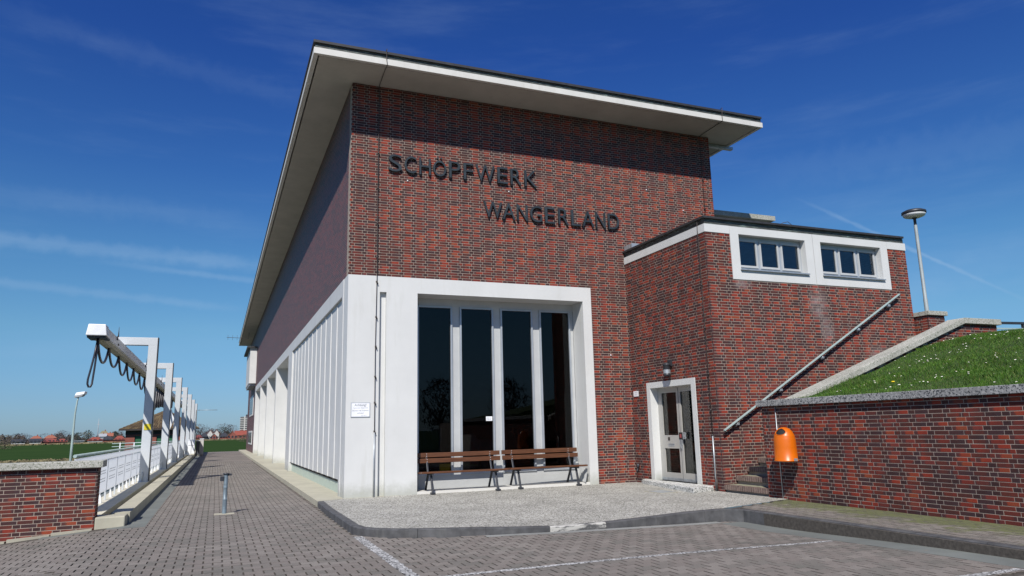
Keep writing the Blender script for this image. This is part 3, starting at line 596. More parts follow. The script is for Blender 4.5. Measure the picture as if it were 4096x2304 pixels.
# mossy pavement between kerb and retaining wall
pv = MB(); pv.prism([(5.7,-20),(7.56,-20),(7.56,-5.45),(5.7,-6.05)], -.3, -.022); PVM = pv.build('pavement', 'joint', kind='structure')
lst = []; row = 0; x = 5.93
while x < 7.53:
    y = -14.0+(.105 if row % 2 else 0)
    while y < -5.5:
        if y < -6.08+(x-5.7)*.33-.05 and x+.05 < 7.54: lst.append((1/proj((x, y, 0))[2]**2 if proj((x, y, 0))[0] < 4150 else 0, x, y))
        y += .21
    x += .105; row += 1
def flat_block(seed, w, l, x=0, y=0, z=0, t=(0, 0)):
    bb = MB(); q = [(-w/2, -l/2), (w/2, -l/2), (w/2, l/2), (-w/2, l/2)]
    bb.raw([(x+a*.94, y+c*.97, z+a*t[0]+c*t[1]) for a, c in q]+[(x+a, y+c, z-.005) for a, c in q]+[(x+a, y+c, z-.02) for a, c in q], [(0,1,2,3)]+[(4+i, 4+(i+1) % 4, (i+1) % 4, i) for i in range(4)]+[(8+i, 8+(i+1) % 4, 4+(i+1) % 4, 4+i) for i in range(4)]); bb.mi = [0]+[1]*8
    bb.uv = [((seed*13) % 97+.5, seed % 53+.5)]*12; return bb
FB = [flat_block(s*17+3, .098, .202, t=(random.uniform(-.02,.02), random.uniform(-.01,.01))).mesh('paving_stone', ['moss_paver', 'joint']) for s in range(10)]
lst.sort(key=lambda r: -r[0]); rest = MB()
for i, (a, x, y) in enumerate(lst):
    z = -.008+random.uniform(-.003, .002)
    if i < 300: place('paving_stone', random.choice(FB), (x, y, z), PVM)
    else: bb = flat_block(random.randrange(4000), .098, .202, x, y, z); rest.raw(bb.v, bb.f); rest.mi[-len(bb.f):] = bb.mi; rest.uv += bb.uv
rest.build('paving_field', ['moss_paver', 'joint'], PVM, kind='stuff')
b = MB(); b.prism([(-.6,-.32),(-.02,-.06),(1.3,-.02),(1.3,59),(-.6,59)], -.4, -.001); b.build('apron', 'beam', kind='structure')
gr = thing('drain_grate', (6.47,-2.78,-.004), 'small grey square drain grate set in the forecourt before the door step', 'drain grate')
b = MB(); b.box(6.22, 6.72, -3.10, -2.46, -.05, .002); b.build('frame', 'concrete', gr)
b = MB(); b.box(6.27, 6.67, -3.05, -2.51, -.05, .0045); b.build('grille', 'steel', gr)

# ================================================================ PUMPING STATION
PS = thing('pumping_station', (0, 0, 0), 'long red brick pumping station hall with white lower storey and wide flat overhanging roof', 'building')
RW, RH, RD = 10.72, 9.98, 57.6
b = MB()
for a in rects(0, RW, 0, RH, [(0, 6.43, 0, 5.1)]): b.box(a[0]+.006, a[1]-(.004 if a[1] == RW else 0), .0032, .30, a[2]-.02*(a[2] == 0), a[3])
b.build('front_wall', 'mortar', PS)
b = MB(); b.box(.004, .30, .30, 43.5, 5.1, RH); b.box(.004, .3, 43.5, RD, -.05, RH); b.box(RW-.3, RW-.004, .3, RD, -.05, RH); b.box(.3, RW-.3, RD-.3, RD, -.05, RH); b.build('side_wall', 'sidebrick', PS)
brickwork(PS, (0, 0, 0), (1, 0, 0), 0, RW, 0.0, RH, [(-1, 6.43, -1, 5.1), (7.55, 11, -1, 6.0)], phase=.13, zc=5.1-79*COURSE, keep=300)
# portal
b = MB(); FY = -.014
b.box(0, .75, FY, .6, -.04, 5.1); b.box(.75, .91, .09, .6, -.04, 4.715); b.box(.75, .91, FY, .6, 4.715, 5.1); b.box(.91, 1.67, FY, .6, -.04, 5.1); b.box(1.67, 6.18, FY, .6, 4.72, 5.1); b.box(6.18, 6.432, FY, .6, -.04, 5.1)
b.build('portal_surround', 'white', PS)
b = MB(); b.box(1.67, 6.18, FY+.003, .56, -.04, .055); b.build('portal_threshold', 'fascia', PS)
b = MB(); b.box(1.67, 6.18, .60, .68, 4.54, 4.72); b.build('window_head', 'alu_light', PS); b = MB(); b.box(1.67, 6.18, .60, .68, 0, .36); b.build('window_base', 'alu_light', PS)
for x0 in (1.86, 2.975, 4.09, 5.205):
    w = .825; b = MB(); fr = .045
    b.box(x0-fr, x0, .565, .66, .36, 4.54); b.box(x0+w, x0+w+fr, .565, .66, .36, 4.54); b.box(x0, x0+w, .568, .66, 4.49, 4.54); b.box(x0, x0+w, .568, .66, .36, .42)
    o = b.build('window_frame', 'alu', PS); b = MB(); b.box(x0+.001, x0+w-.001, .610, .618, .42, 4.49); b.build('pane', 'glass', o)
for x0, x1 in ((1.67, 1.815), (2.73, 2.93), (3.845, 4.045), (4.96, 5.16), (6.075, 6.18)):
    b = MB(); b.box(x0+.001, x1-.001, .612, .66, .36, 4.54); b.build('mullion', 'alu_light', PS)
b = MB()   # hall interior behind the glass
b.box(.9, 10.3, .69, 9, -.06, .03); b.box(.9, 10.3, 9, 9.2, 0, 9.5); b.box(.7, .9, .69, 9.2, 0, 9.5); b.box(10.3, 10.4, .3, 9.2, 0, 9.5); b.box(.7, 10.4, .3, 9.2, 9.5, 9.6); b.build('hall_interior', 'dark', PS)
b = MB(); b.box(2.2, 3.3, 3.5, 5.5, .03, 1.5); b.box(4.4, 5.6, 4.2, 6, .03, 1.1); b.lathe([(0,0),(.45,0),(.45,1.0),(.3,1.25),(0,1.3)], (3.9, 3.2, .03), 16); b.build('pump_machine', 'fargrey', PS)
# side storey: lintel, louvre bay, deep bays
b = MB(); b.box(-.012, .3, .6, 43.5, 4.70, 5.1); b.box(-.012, .3, .6, .80, -.04, 4.70); b.box(-.012, .3, 13.4, 15.0, -.04, 4.7)
for y0 in (21.75, 28.9, 36.05, 43.1): b.box(-.012, .95, y0, y0+.4, -.04, 4.7)
b.box(.95, 1.1, 15, 43.5, 0, 4.7); b.box(.3, .95, 15, 43.1, 4.703, 4.9); b.box(.3, .95, 14.9, 15.0, 0, 4.7); b.build('side_storey', 'side_white', PS)
for k in range(12):
    y0 = .84+k*1.047
    b = MB(); b.box(.050, .14, y0+.02, y0+1.03, .34, 4.69); b.build('side_panel', 'side_white', PS)
    b = MB(); b.box(.030, .20, y0+1.0, y0+1.047, .34, 4.69); b.build('fin', 'side_white', PS)
b = MB(); b.box(.11, .3, .8, 13.4, 0, .26); b.build('green_plinth', 'plinth', PS)
b = MB(); b.box(.14, .3, .8, 13.4, .24, 4.7); b.build('panel_backing', 'fargrey', PS)
for k in range(12): y0 = .84+k*1.047; b = MB(); b.box(.10, .135, y0+.10, y0+.93, .265, .335); b.build('vent_slot', 'darkwood', PS)
# windows of the far brick bay and the white oriel
for z0, z1 in ((2.95, 4.6), (.62, 1.72)):
    b = MB(); b.box(-.04, .02, 46, 52.5, z0, z1); o = b.build('far_window', 'side_white', PS); b = MB()
    for k in range(3): b.box(-.048, -.041, 46.25+k*2.1, 48.0+k*2.1, z0+.12, z1-.12)
    b.build('pane', 'farglass', o)
b = MB(); b.box(-.5, .004, 44, 51, 5.4, 8.2); o = b.build('oriel', 'side_white', PS)
b = MB(); b.box(-.75, .003, 43.8, 51.3, 8.2, 8.32); b.build('oriel_roof', 'tar', o); b = MB(); b.box(-.46, .003, 44.2, 50.8, 5.22, 5.398); b.build('oriel_base', 'fargrey', o)
b = MB()
for k in range(4): b = MB(); b.box(-.507, -.501, 44.35+k*1.65, 44.55+k*1.65, 5.6, 8.0); b.build('oriel_joint', 'fargrey', o)
# roof
rf = MB(); X0, X1, Y0_, Y1 = -1.07, 11.79, -1.17, 58.4
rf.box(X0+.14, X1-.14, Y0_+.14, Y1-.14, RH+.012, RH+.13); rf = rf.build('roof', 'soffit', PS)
b = MB()
b.box(X0, X1, Y0_, Y0_+.10, RH, RH+.148); b.box(X0, X1, Y1-.1, Y1, RH, RH+.148); b.box(X0, X0+.1, Y0_+.1, Y1-.1, RH, RH+.148); b.box(X1-.1, X1, Y0_+.1, Y1-.1, RH, RH+.148); b.build('fascia', 'fascia', rf)
b = MB(); b.box(X0+.03, X1-.03, Y0_+.03, Y1-.03, RH+.149, RH+.262); b.build('roof_flashing', 'patina', rf)
b = MB(); b.box(X0-.015, X1-.03, Y0_-.02, Y1+.02, RH+.263, RH+.325); b.build('roof_edge', 'tar', rf)
b = MB(); b.bar((10.74, .42, 9.93), (11.93, .42, 9.93), .12, .09); b.build('roof_outlet', 'steel', PS)
# lettering
def lettering(name, label, spec, z0, z1):
    T = thing(name, (spec[0][1], -.03, z0), label, 'sign')
    for ch, x0, x1, zt in spec:
        me = text_mesh(ch, 1., 0.035, -.006); vs = [v.co for v in me.vertices]
        ax, bx = min(v.x for v in vs), max(v.x for v in vs); ay, by = min(v.y for v in vs), max(v.y for v in vs); sx = (x1-x0)/(bx-ax); sz = ((zt or z1)-z0)/(by-ay)
        for v in me.vertices:
            x, y, z = v.co; v.co = ((x-ax)*sx, -z*.030/.035-.03, (y-ay)*sz)
        me.materials.clear(); me.materials.append(MT['letter'])
        o = place('letter', me, (x0, -.01, z0), T)
    return T
lettering('sign_lettering', 'dark raised capital letters reading SCHÖPFWERK, upper line on the brick front', [('S', .92, 1.25, 0), ('C', 1.32, 1.62, 0), ('H', 1.70, 1.99, 0), ('Ö', 2.06, 2.40, 8.275), ('P', 2.48, 2.78, 0), ('F', 2.87, 3.13, 0), ('W', 3.20, 3.72, 0), ('E', 3.80, 4.09, 0), ('R', 4.17, 4.48, 0), ('K', 4.57, 4.93, 0)], 7.76, 8.205)
lettering('sign_lettering', 'dark raised capital letters reading WANGERLAND, lower line on the brick front', [('W', 3.40, 3.91, 0), ('A', 3.92, 4.28, 0), ('N', 4.33, 4.63, 0), ('G', 4.71, 5.05, 0), ('E', 5.14, 5.43, 0), ('R', 5.53, 5.84, 0), ('L', 5.92, 6.20, 0), ('A', 6.25, 6.61, 0), ('N', 6.67, 6.97, 0), ('D', 7.06, 7.40, 0)], 6.79, 7.235)
# lightning conductors
def conductor(label, pts, clamps, r=.009, lower=None):
    T = thing('lightning_conductor', pts[-1], label, 'conductor cable'); b = MB(); b.tube(pts, r, 6); b.build('cable', 'wire', T)
    for c in clamps: b = MB(); c = Vector(c); b.lathe([(0,-.02),(.022,-.02),(.022,.02),(0,.02)], c, 8); b.tube([c, c+Vector((.03, 0, -.06))], .012, 6); b.build('clamp', 'wire', T)
    if lower: b = MB(); b.tube(lower, .017, 8); b.build('earth_rod', 'steel', T)
conductor('thin dark lightning cable down the front left of the SCHÖPFWERK letters',
  [(.60,-1.1,10.34),(.60,-1.22,10.36),(.60,-1.19,10.12),(.62,-1.185,9.97),(.63,-.7,9.965),(.66,-.05,9.96),(.67,-.03,9.8),(.665,-.035,7),(.67,-.045,5.12),(.65,-.05,3.4),(.655,-.05,1.45)],
  [(.67,-.03,8.2),(.665,-.03,7.3),(.665,-.03,6.4),(.665,-.03,5.55),(.665,-.05,4.95),(.66,-.05,4.1),(.66,-.05,3.4),(.655,-.05,2.7),(.655,-.05,2.1),(.655,-.05,1.45)], .008, [(.655,-.05,1.47),(.652,-.05,0)])
conductor('thin dark lightning cable at the right end of the tall brick front',
  [(10.32,-1.1,10.34),(10.32,-1.22,10.36),(10.32,-1.19,10.12),(10.33,-1.185,9.97),(10.36,-.05,9.96),(10.38,-.03,9.8),(10.36,-.03,6.25)], [(10.38,-.03,8.6),(10.37,-.03,7.7)], .009)
for x, z, lab in ((1.41, 7.57, 'tiny white dot fixing on the bricks below SCHÖPFWERK, left'), (4.13, 7.57, 'tiny white dot fixing on the bricks between the two lettering lines'), (8.39, 8.07, 'tiny white dot fixing on the bricks below the roof shadow'), (9.61, 7.57, 'tiny white dot fixing on the bricks at the upper right'), (6.96, 3.3, 'tiny white dot fixing right of the white portal')):
    b = MB(); b.lathe([(0,-.018),(.016,-.014),(.016,.014),(0,.018)], (x, -.012, z), 8); tag(b.build('wall_fixing', 'plate', origin=(x, 0, z)), lab, 'wall fixing', 'white wall fixings')
def sign(name, org, U, w, h, lines, label, cat='sign', frame='alu', t=.012):
    org = Vector(org); U = Vector(U); Nn = Vector((U.y, -U.x, 0)); th = math.atan2(U.y, U.x); T = thing(name, org, label, cat); T.rotation_euler.z = th; WL[T.name] = Vector((0,0,0))
    b = MB()
    if frame: b.box(-w/2, w/2, -t, 0, -h/2, h/2); o = b.build('sign_frame', frame, T)
    b = MB(); e = .015 if frame else 0; b.box(-w/2+e, w/2-e, -t-.003, -.001, -h/2+e, h/2-e); b.build('sign_face', 'plate', T)
    for txt, size, x, z, m in lines:
        me = text_mesh(txt, size); me.materials.clear(); me.materials.append(MT[m])
        for v in me.vertices: v.co = (v.co.x, 0, v.co.y)
        o = bpy.data.objects.new('lettering', me); COL.objects.link(o); o.parent = T; o.location = (x, -t-.005, z)
    return T
sign('warning_sign', (.335, FY-.001, 1.94), (1, 0, 0), .44, .335, [('Achtung!', .075, 0, .085, 'print'), ('Automatischer Anlagenbetrieb', .027, 0, .035, 'print'), ('Betreten des Geländes', .040, 0, -.03, 'print'), ('verboten!', .040, 0, -.085, 'print'), ('Sielacht Wangerland', .016, .08, -.135, 'print')], 'white framed warning sign headed Achtung! on the white wall beside the cable')
sign('window_notice', (3.70, .609, 1.70), (1, 0, 0), .17, .11, [('Bitte nicht', .026, 0, .008, 'print'), ('berühren', .026, 0, -.028, 'print')], 'small white notice stuck on the second tall window pane', 'notice', None, .002)

# ================================================================ ANNEX
AX0, AX1, AY = 7.54, 13.94, -3.59
AN = thing('annex', (AX0, AY, 0), 'lower flat-roofed brick annex with entrance door and two windows in white surround', 'building')
DH = (.77, 2.83, -1, 2.51)                      # door surround along -y
b = MB()
for a in rects(0, 3.59, 0, 6.0, [DH]): b.box(AX0+.0032, AX0+.30, -a[1]+(.0032 if a[1] == 3.59 else 0), -a[0]-(.002 if a[0] == 0 else 0), a[2]-.03*(a[2] == 0), a[3])
WP = (8.245, 13.27, 4.73, 6.3)
for a in rects(AX0+.30, AX1, 0, 6.0, [WP]): b.box(a[0], a[1]-(.004 if a[1] == AX1 else 0), AY+.0032, AY+.3, a[2]-.03*(a[2] == 0), a[3])
b.build('annex_wall', 'mortar', AN)
b = MB(); b.box(AX1-.3, AX1-.003, AY+.3, 6, -.02, 6); b.box(10.73, AX1-.3, 5.7, 6, -.02, 6); b.build('annex_side_wall', 'sidebrick', AN)
zc = 5.1-79*COURSE
aw = MB()
brickwork(AN, (AX0, 0, 0), (0, -1, 0), 0.0, 3.59, 0, 5.815, [DH], phase=.37, zc=zc, keep=120, name='brickwork')
brickwork(AN, (AX0, AY, 0), (1, 0, 0), .0, AX1-AX0, 0, 5.815, [(WP[0]-AX0, WP[1]-AX0, 4.73, 9)], phase=.02, zc=zc, keep=180, name='brickwork', clip=lambda u, z: not (z < .0))
b = MB(); p = .014   # white band and window surround
b.box(AX0-p, AX0+.2, AY-p, -.004, 5.815, 6.005); b.build('white_band', 'white', AN); b = MB(); b.box(AX0+.2, WP[0]-.006, AY-p, AY+.2, 5.815, 6.005); b.build('white_band', 'white', AN); b = MB(); b.box(WP[1]+.006, AX1+.008, AY-p, AY+.2, 5.815, 6.005); b.build('white_band', 'white', AN)
def surround(x0, x1, z0, z1, ox0, ox1, oz0, oz1):
    b = MB()
    for a in rects(x0, x1, z0, z1, [(ox0, ox1, oz0, oz1)]): b.box(a[0], a[1], AY-p, AY+.2, a[2], a[3])
    o = b.build('window_surround', 'white', AN); WD = AY+.13
    b = MB()
    for a in rects(ox0, ox1, oz0, oz1, [(ox0+.07+k*.655, ox0+.07+k*.655+.575, oz0+.10, oz1-.08) for k in range(3)]): b.box(a[0]+.001, a[1]-.001 if a[1] == ox1 else a[1], WD+.02, WD+.08, a[2]+.001, a[3]-.001)
    b.build('window_frame', 'alu', o)
    for k in range(3):
        xa = ox0+.07+k*.655; b = MB()
        for a in rects(xa, xa+.575, oz0+.10, oz1-.08, [(xa+.045, xa+.53, oz0+.15, oz1-.125)]): b.box(a[0], a[1], WD, WD+.05, a[2], a[3])
        b.build('casement', 'alu_light', o); b = MB(); b.box(xa+.045, xa+.53, WD+.022, WD+.028, oz0+.15, oz1-.125); b.build('pane', 'glass_up', o)
    b = MB(); b.box(ox0-.02, ox1+.02, AY-.065, WD, oz0-.012, oz0+.018); b.build('window_sill', 'steel', o)
surround(WP[0], 10.752, 4.73, 6.003, 8.49, 10.51, 4.965, 5.825); surround(10.766, WP[1], 4.73, 6.003, 11.0, 13.03, 4.965, 5.825)
b = MB(); b.box(10.753, 10.765, AY+.02, AY+.2, 4.73, 6.0); b.build('surround_joint', 'dark', AN)
b = MB(); b.box(7.9, 13.6, -3.2, -.35, 4.2, 4.25); b.box(7.9, 13.6, -.34, -.3, 0, 6.0); b.build('room_floor', 'room', AN)
b = MB(); b.box(9.2, 9.9, -2.4, -2.2, 4.25, 5.4); b.box(12.2, 12.9, -2.6, -2.4, 4.25, 5.3); b.build('room_cabinet', 'farwhite', AN)
b = MB(); b.box(AX0-p+.03, AX1-.02, AY-p+.03, 6, 6.006, 6.135); b.build('annex_roof_flashing', 'patina', AN)
b = MB(); b.box(AX0-.05, AX1-.05, AY-.05, 6.1, 6.136, 6.185); b.build('annex_roof_edge', 'tar', AN)
# second flat roof behind, and small roof fittings
rb = thing('rear_roof_block', (12.5, 3, 6.2), 'low concrete roof slab rising behind the annex roof edge', 'roof block')
b = MB(); b.box(10.73, 13.96, 1.0, 7, 7.93, 8.08); b.build('roof_slab', 'coping', rb); b = MB(); b.box(10.74, 13.80, 1.2, 6.8, 6.185, 7.93); b.build('block_wall', 'side_white', rb)
b = MB(); b.box(AX0-.02, AX0+.6, -.45, -.06, 6.19, 6.32); tag(b.build('roof_light', 'steel', origin=(7.8,-.2,6.19)), 'small grey metal box where the annex roof meets the tall brick front', 'roof fitting')
b = MB(); b.tube([(10.35,-2.9,6.36),(10.5,-2.95,6.46),(10.62,-3.0,6.48),(10.75,-3,6.40),(10.8,-3,6.19)], .008, 5); b.lathe([(0,0),(.05,0),(.05,.1),(0,.14)], (10.82,-3,6.19), 8); tag(b.build('roof_air_terminal', 'wire', origin=(10.8,-3,6.19)), 'thin bent wire sticking up from the annex roof', 'lightning rod')
# entrance
b = MB()
for a in rects(.77, 2.83, .09, 2.51, [(.925, 2.665, -1, 2.365)]): b.box(AX0-p, AX0+.2, -a[1], -a[0], a[2], a[3])
b.build('door_surround', 'white', AN)
DX = AX0+.20
dr = MB()
holes = [(1.10, 1.735, 1.19, 2.23), (1.115, 1.74, .29, .87), (1.90, 2.55, .30, 2.23)]
for a in rects(.925, 2.665, .10, 2.365, holes): dr.box(DX, DX+.06, -a[1], -a[0], a[2], a[3])
dr = dr.build('door', 'door_metal', AN)
for h in holes:
    b = MB(); b.box(DX+.028, DX+.034, -h[1], -h[0], h[2], h[3]); b.build('pane', 'glass', dr)
b = MB(); b.box(DX-.006, DX-.001, -1.835, -1.82, .12, 2.34); b.build('door_gap', 'dark', dr)
b = MB(); b.box(DX-.004, DX+.001, -2.66, -.93, .10, .17); b.build('kick_rail', 'steel', dr)
b = MB(); b.box(DX-.05, DX-.02, -2.06, -1.98, 1.10, 1.26); b.box(DX-.05, DX+.0, -2.05, -2.03, 1.12, 1.15); b.box(DX-.05, DX, -2.05, -2.03, 1.21, 1.24); b.build('door_pull', 'steel', dr)
b = MB(); b.box(DX-.006, DX-.001, -1.90, -1.77, .84, 1.08); b.build('lock_plate', 'steel', dr); b = MB(); b.bar((DX-.04, -1.87, .98), (DX-.04, -1.87, .88), .02, .02); b.bar((DX, -1.87, .97), (DX-.04, -1.87, .97), .02, .02); b.build('door_handle', 'steel', dr)
b = MB(); b.box(DX-.008, DX-.001, -1.905, -1.765, 1.09, 1.255); o = b.build('door_sticker', 'black', dr)
b = MB(); b.box(DX-.011, DX-.0085, -1.87, -1.80, 1.13, 1.215); b.build('red_emblem', 'redprint', dr)
b = MB(); b.box(DX-.006, DX-.001, -1.37, -1.29, 1.06, 1.14); b.build('door_plaque', 'darkwood', dr)
b = MB(); b.box(DX-.004, DX-.001, -1.55, -1.29, .92, .985); b.build('letter_slot', 'steel', dr); b = MB(); b.box(DX-.007, DX-.0045, -1.54, -1.46, .965, .98); b.box(DX-.007, DX-.0045, -1.44, -1.30, .97, .978); b.build('slot_print', 'print', dr)
b = MB(); b.box(DX+.5, DX+.6, -3.2, -.35, .1, 2.6); b.box(DX+.07, DX+2.5, -3.2, -.35, -.05, .07); b.build('entry_lobby', 'room', AN)
ds = MB(); ds.prism([(7.552,-.45),(7.34,-.6),(6.84,-3.46),(7.552,-3.22)], -.1, .10); tag(ds.build('door_step', 'step', origin=(7.2,-2,0), bevel=.01), 'pale speckled terrazzo step below the entrance door', 'step')
wl = thing('wall_lantern', (7.54,-1.9,2.6), 'dark grey cylindrical wall lantern above the white door surround', 'wall lamp')
c = (7.40,-1.92,2.60)
b = MB(); b.lathe([(0,0),(.085,.01),(.095,.04),(.088,.05),(.088,.26),(.1,.27),(.1,.30),(.0,.33)], c, 14); b.build('lamp_body', 'blackpaint', wl)
b = MB(); b.lathe([(.0892,.07),(.0892,.16)], c, 14); b.build('lamp_glass', 'steel', wl); b = MB(); b.box(7.46, 7.54, -1.97, -1.87, 2.85, 3.0); b.build('wall_bracket', 'blackpaint', wl)
sign('house_plate', (7.534,-.245,2.265), (0,-1,0), .23, .14, [('Eingang', .035, 0, .02, 'print'), ('Besucher', .028, 0, -.03, 'print')], 'small white plate on the bricks left of the door surround', 'sign', None, .008)
b = MB(); b.lathe([(0,-.05),(.035,-.05),(.045,0),(.035,.05),(0,.05)], (7.50,-.2,.42), 10); b.tube([(7.5,-.2,.40),(7.46,-.22,.3),(7.44,-.22,.27)], .014, 6); tag(b.build('water_tap', 'blackpaint', origin=(7.5,-.2,.4)), 'dark tap low on the bricks in the inner corner left of the door', 'tap')
conductor('thin dark cable on the annex bricks right of the door, ending in a steel rod', [(7.52,-3.36,6.2),(7.505,-3.37,5.9),(7.52,-3.36,4),(7.52,-3.35,1.2)], [(7.52,-3.36,4.6),(7.52,-3.36,3.6),(7.52,-3.36,2.55),(7.52,-3.355,1.75),(7.52,-3.35,1.2)], .008, [(7.52,-3.35,1.22),(7.52,-3.35,0)])
b = MB(); b.tube([(7.51,-3.39,.26),(7.51,-3.39,.02)], .022, 8); tag(b.build('ground_socket', 'wire', origin=(7.51,-3.39,0)), 'short dark pipe at the foot of the cable by the stairs', 'pipe')

# ---------------------------------------------------------------- stairs, handrail
ST = thing('brick_stairs', (7.54,-4.3,0), 'outdoor brick stairs rising to the right along the annex wall', 'stairs')
_rb = [brick_block(.058, .105, .1, s*9+2, True).mesh('brick', 'step_brick') for s in range(8)]
for k in range(20):
    x0 = 7.545+k*.318; zt = .145+k*.178
    b = MB(); b.box(x0+.003, x0+.36, -4.965, -3.592, zt-.10, zt-.003); b.box(x0+.05, x0+.36, -4.965, -3.592, zt-.178-.02, zt-.10); o = b.build('step', 'mortar', ST); b = MB(); b.box(x0+.1, x0+.36, -4.96, -3.60, zt-.01, zt+.001); b.build('tread', 'moss_step', o)
    if k < 5:
        for i in range(20): q = place('brick', random.choice(_rb), (x0, -3.63-i*.0685, zt-.05+random.uniform(-.002,.002)), o, -math.pi/2)
HR = thing('handrail', (7.6,-3.6,1.27), 'pale green-grey sloping handrail on brackets along the annex brick wall', 'handrail')
a_, b_ = Vector((7.57,-3.70,1.29)), Vector((13.39,-3.70,4.60))
b = MB(); b.bar(a_, b_, .055, .03); b.build('rail', 'rail', HR, bevel=.004)
b = MB(); b.bar(a_-Vector((0,0,.028)), b_-Vector((0,0,.028)), .02, .02); b.build('under_bar', 'blackpaint', HR)
for xk in (7.95, 9.25, 10.60, 11.85, 12.98):
    t = (xk-a_.x)/(b_.x-a_.x); q = a_.lerp(b_, t); b = MB(); b.box(q.x-.06, q.x+.06, -3.69, -3.597, q.z-.10, q.z-.045); b.tube([(q.x, -3.60, q.z-.13), (q.x, -3.66, q.z-.12), (q.x, -3.70, q.z-.05)], .012, 6); b.build('bracket', 'steel', HR)

# ---------------------------------------------------------------- retaining wall on the right
RWL = thing('retaining_wall', (7.54,-9,0), 'long low brick retaining wall with speckled grey coping holding the grass bank', 'wall')
b = MB(); b.box(7.5432, 7.85, -16.9, -4.975, -.3, 1.762); b.build('wall_core', 'mortar', RWL)
brickwork(RWL, (7.54,0,0), (0,-1,0), 4.97, 13.2, -.09, 1.762, phase=.20, zc=-.09, keep=300)
for y1 in (-4.90, -6.9, -8.9, -10.9, -12.9): b = MB(); b.box(7.455, 7.80, y1-1.994, y1, 1.763, 1.885); b.build('coping_slab', 'granite', RWL, bevel=.006)
b = MB(); b.tube([(7.532,-5.37,1.75),(7.532,-5.37,-.05)], .011, 6); b.build('joint_strip', 'steel', RWL)
# litter bin
LB = thing('litter_bin', (7.30,-5.80,.72), 'orange domed plastic litter bin hung on the brick retaining wall', 'litter bin')
cx_, cy_ = 7.315, -5.79
prof0 = [(.205,0),(.213,.0),(.213,.02),(.203,.03),(.200,.25),(.194,.40),(.180,.475),(.150,.545),(.105,.597),(.05,.624),(.001,.63)]
prof = []
for (ra, za), (rb, zb) in zip(prof0, prof0[1:]):
    kk = 6 if za > .38 else 1
    prof += [(ra+(rb-ra)*q/kk, za+(zb-za)*q/kk) for q in range(kk)]
prof.append(prof0[-1]); n = 84; cam_a = math.atan2(CAM.y-cy_, CAM.x-cx_); A0 = cam_a-.50; Z0, DA, DZ = .545, .68, .062
def dome(a, z, sc=1.):
    for (ra, za), (rb, zb) in zip(prof0[3:], prof0[4:]):
        if za <= z <= zb: r = ra+(rb-ra)*(z-za)/(zb-za); break
    else: r = .2
    return Vector((cx_+r*sc*math.cos(a), cy_+r*sc*math.sin(a)*1.06, .72+z))
vs = []
for r, z in prof: vs += [(cx_+r*math.cos(2*math.pi*k/n), cy_+r*math.sin(2*math.pi*k/n)*1.06, .72+z) for k in range(n)]
fs = []
for i in range(len(prof)-1):
    for k in range(n):
        am = 2*math.pi*(k+.5)/n; zm = (prof[i][1]+prof[i+1][1])/2; da = (am-A0+math.pi) % (2*math.pi)-math.pi
        if zm > .4 and (da/DA)**2+((zm-Z0)/DZ)**2 < 1: continue
        fs.append((i*n+k, i*n+(k+1) % n, (i+1)*n+(k+1) % n, (i+1)*n+k))
bn = MB(); bn.raw(vs, fs, 0, True); bn.build('bin_body', 'orange', LB)
b = MB(); b.lathe([(r*.93, z*.985) for r, z in prof0], (cx_, cy_, .72), 24); b.build('dark_bin_inside', 'black', LB)  # black inner shell: shade of the hollow bin put into its colour
b = MB(); ring = [dome(A0+DA*math.cos(2*math.pi*k/28), Z0+DZ*math.sin(2*math.pi*k/28)) for k in range(29)]; b.tube(ring, .007, 6, cap=False); b.build('opening_rim', 'orange', LB)
b = MB(); b.box(7.46, 7.539, -5.84, -5.72, .85, 1.15); b.build('wall_mount', 'steel', LB); b = MB(); b.box(7.25, 7.30, -6.10, -6.06, .73, .78); b.build('latch', 'steel', LB)
# cheek wall with sloping coping beside the stairs
ctop = lambda x: min(3.75, 2.53+.352*(x-9.95))
CW = thing('stair_cheek_wall', (11,-5.1,1.9), 'brick cheek wall with broad pale sloping coping between stairs and grass', 'wall')
b = MB(); b.extr_y([(7.86,1.0),(14.6,1.0),(14.6,3.61),(13.42,3.61),(7.86,ctop(7.86)-.14)], -5.2468, -4.97); b.build('wall_core', 'mortar', CW)
brickwork(CW, (0,-5.25,0), (1,0,0), 8.6, 14.6, 1.9, 3.60, phase=.1, zc=zc, keep=300, clip=lambda u, z: z+.035 < ctop(u)-.14 and z > ctop(u)-.75)
def coping(xa, xb):
    b = MB(); b.extr_y([(xa,ctop(xa)-.135),(xb,ctop(xb)-.135),(xb,ctop(xb)),(xa,ctop(xa))], -5.33, -4.90); b.build('coping_slab', 'coping', CW, bevel=.008)
for xa, xb in ((8.0, 10.02), (10.026, 12.0), (12.006, 13.416), (13.42, 14.68)): coping(xa, xb)
# pier with lamp
PR = thing('brick_pier', (14.32,-3.65,3), 'short brick pier with pale cap behind the annex corner carrying the lamp', 'pier')
b = MB(); b.box(14.0032, 14.597, -3.9468, -3.358, 2.5, 4.04); b.build('pier_core', 'mortar', PR)
brickwork(PR, (0,-3.95,0), (1,0,0), 14.0, 14.6, 2.9, 4.04, phase=.1, zc=zc, keep=60); brickwork(PR, (14.0,0,0), (0,-1,0), 3.35, 3.95, 2.9, 4.04, phase=.1, zc=zc, keep=60)
b = MB(); b.box(13.96, 14.66, -4.01, -3.30, 4.041, 4.15); b.build('pier_cap', 'coping', PR, bevel=.006)
LP = thing('lamp_post', (14.38,-3.62,4.15), 'grey pole lamp with flat round white-bottomed head on the brick pier', 'lamp post')
c = (14.42,-3.62,4.15)
b = MB(); b.lathe([(.052,0),(.052,.38),(.046,.40),(.043,2.40)], c, 14); b.build('pole', 'postgrey', LP); b = MB(); b.lathe([(.036,2.40),(.036,2.56),(.07,2.61)], c, 12); b.build('neck', 'blackpaint', LP)
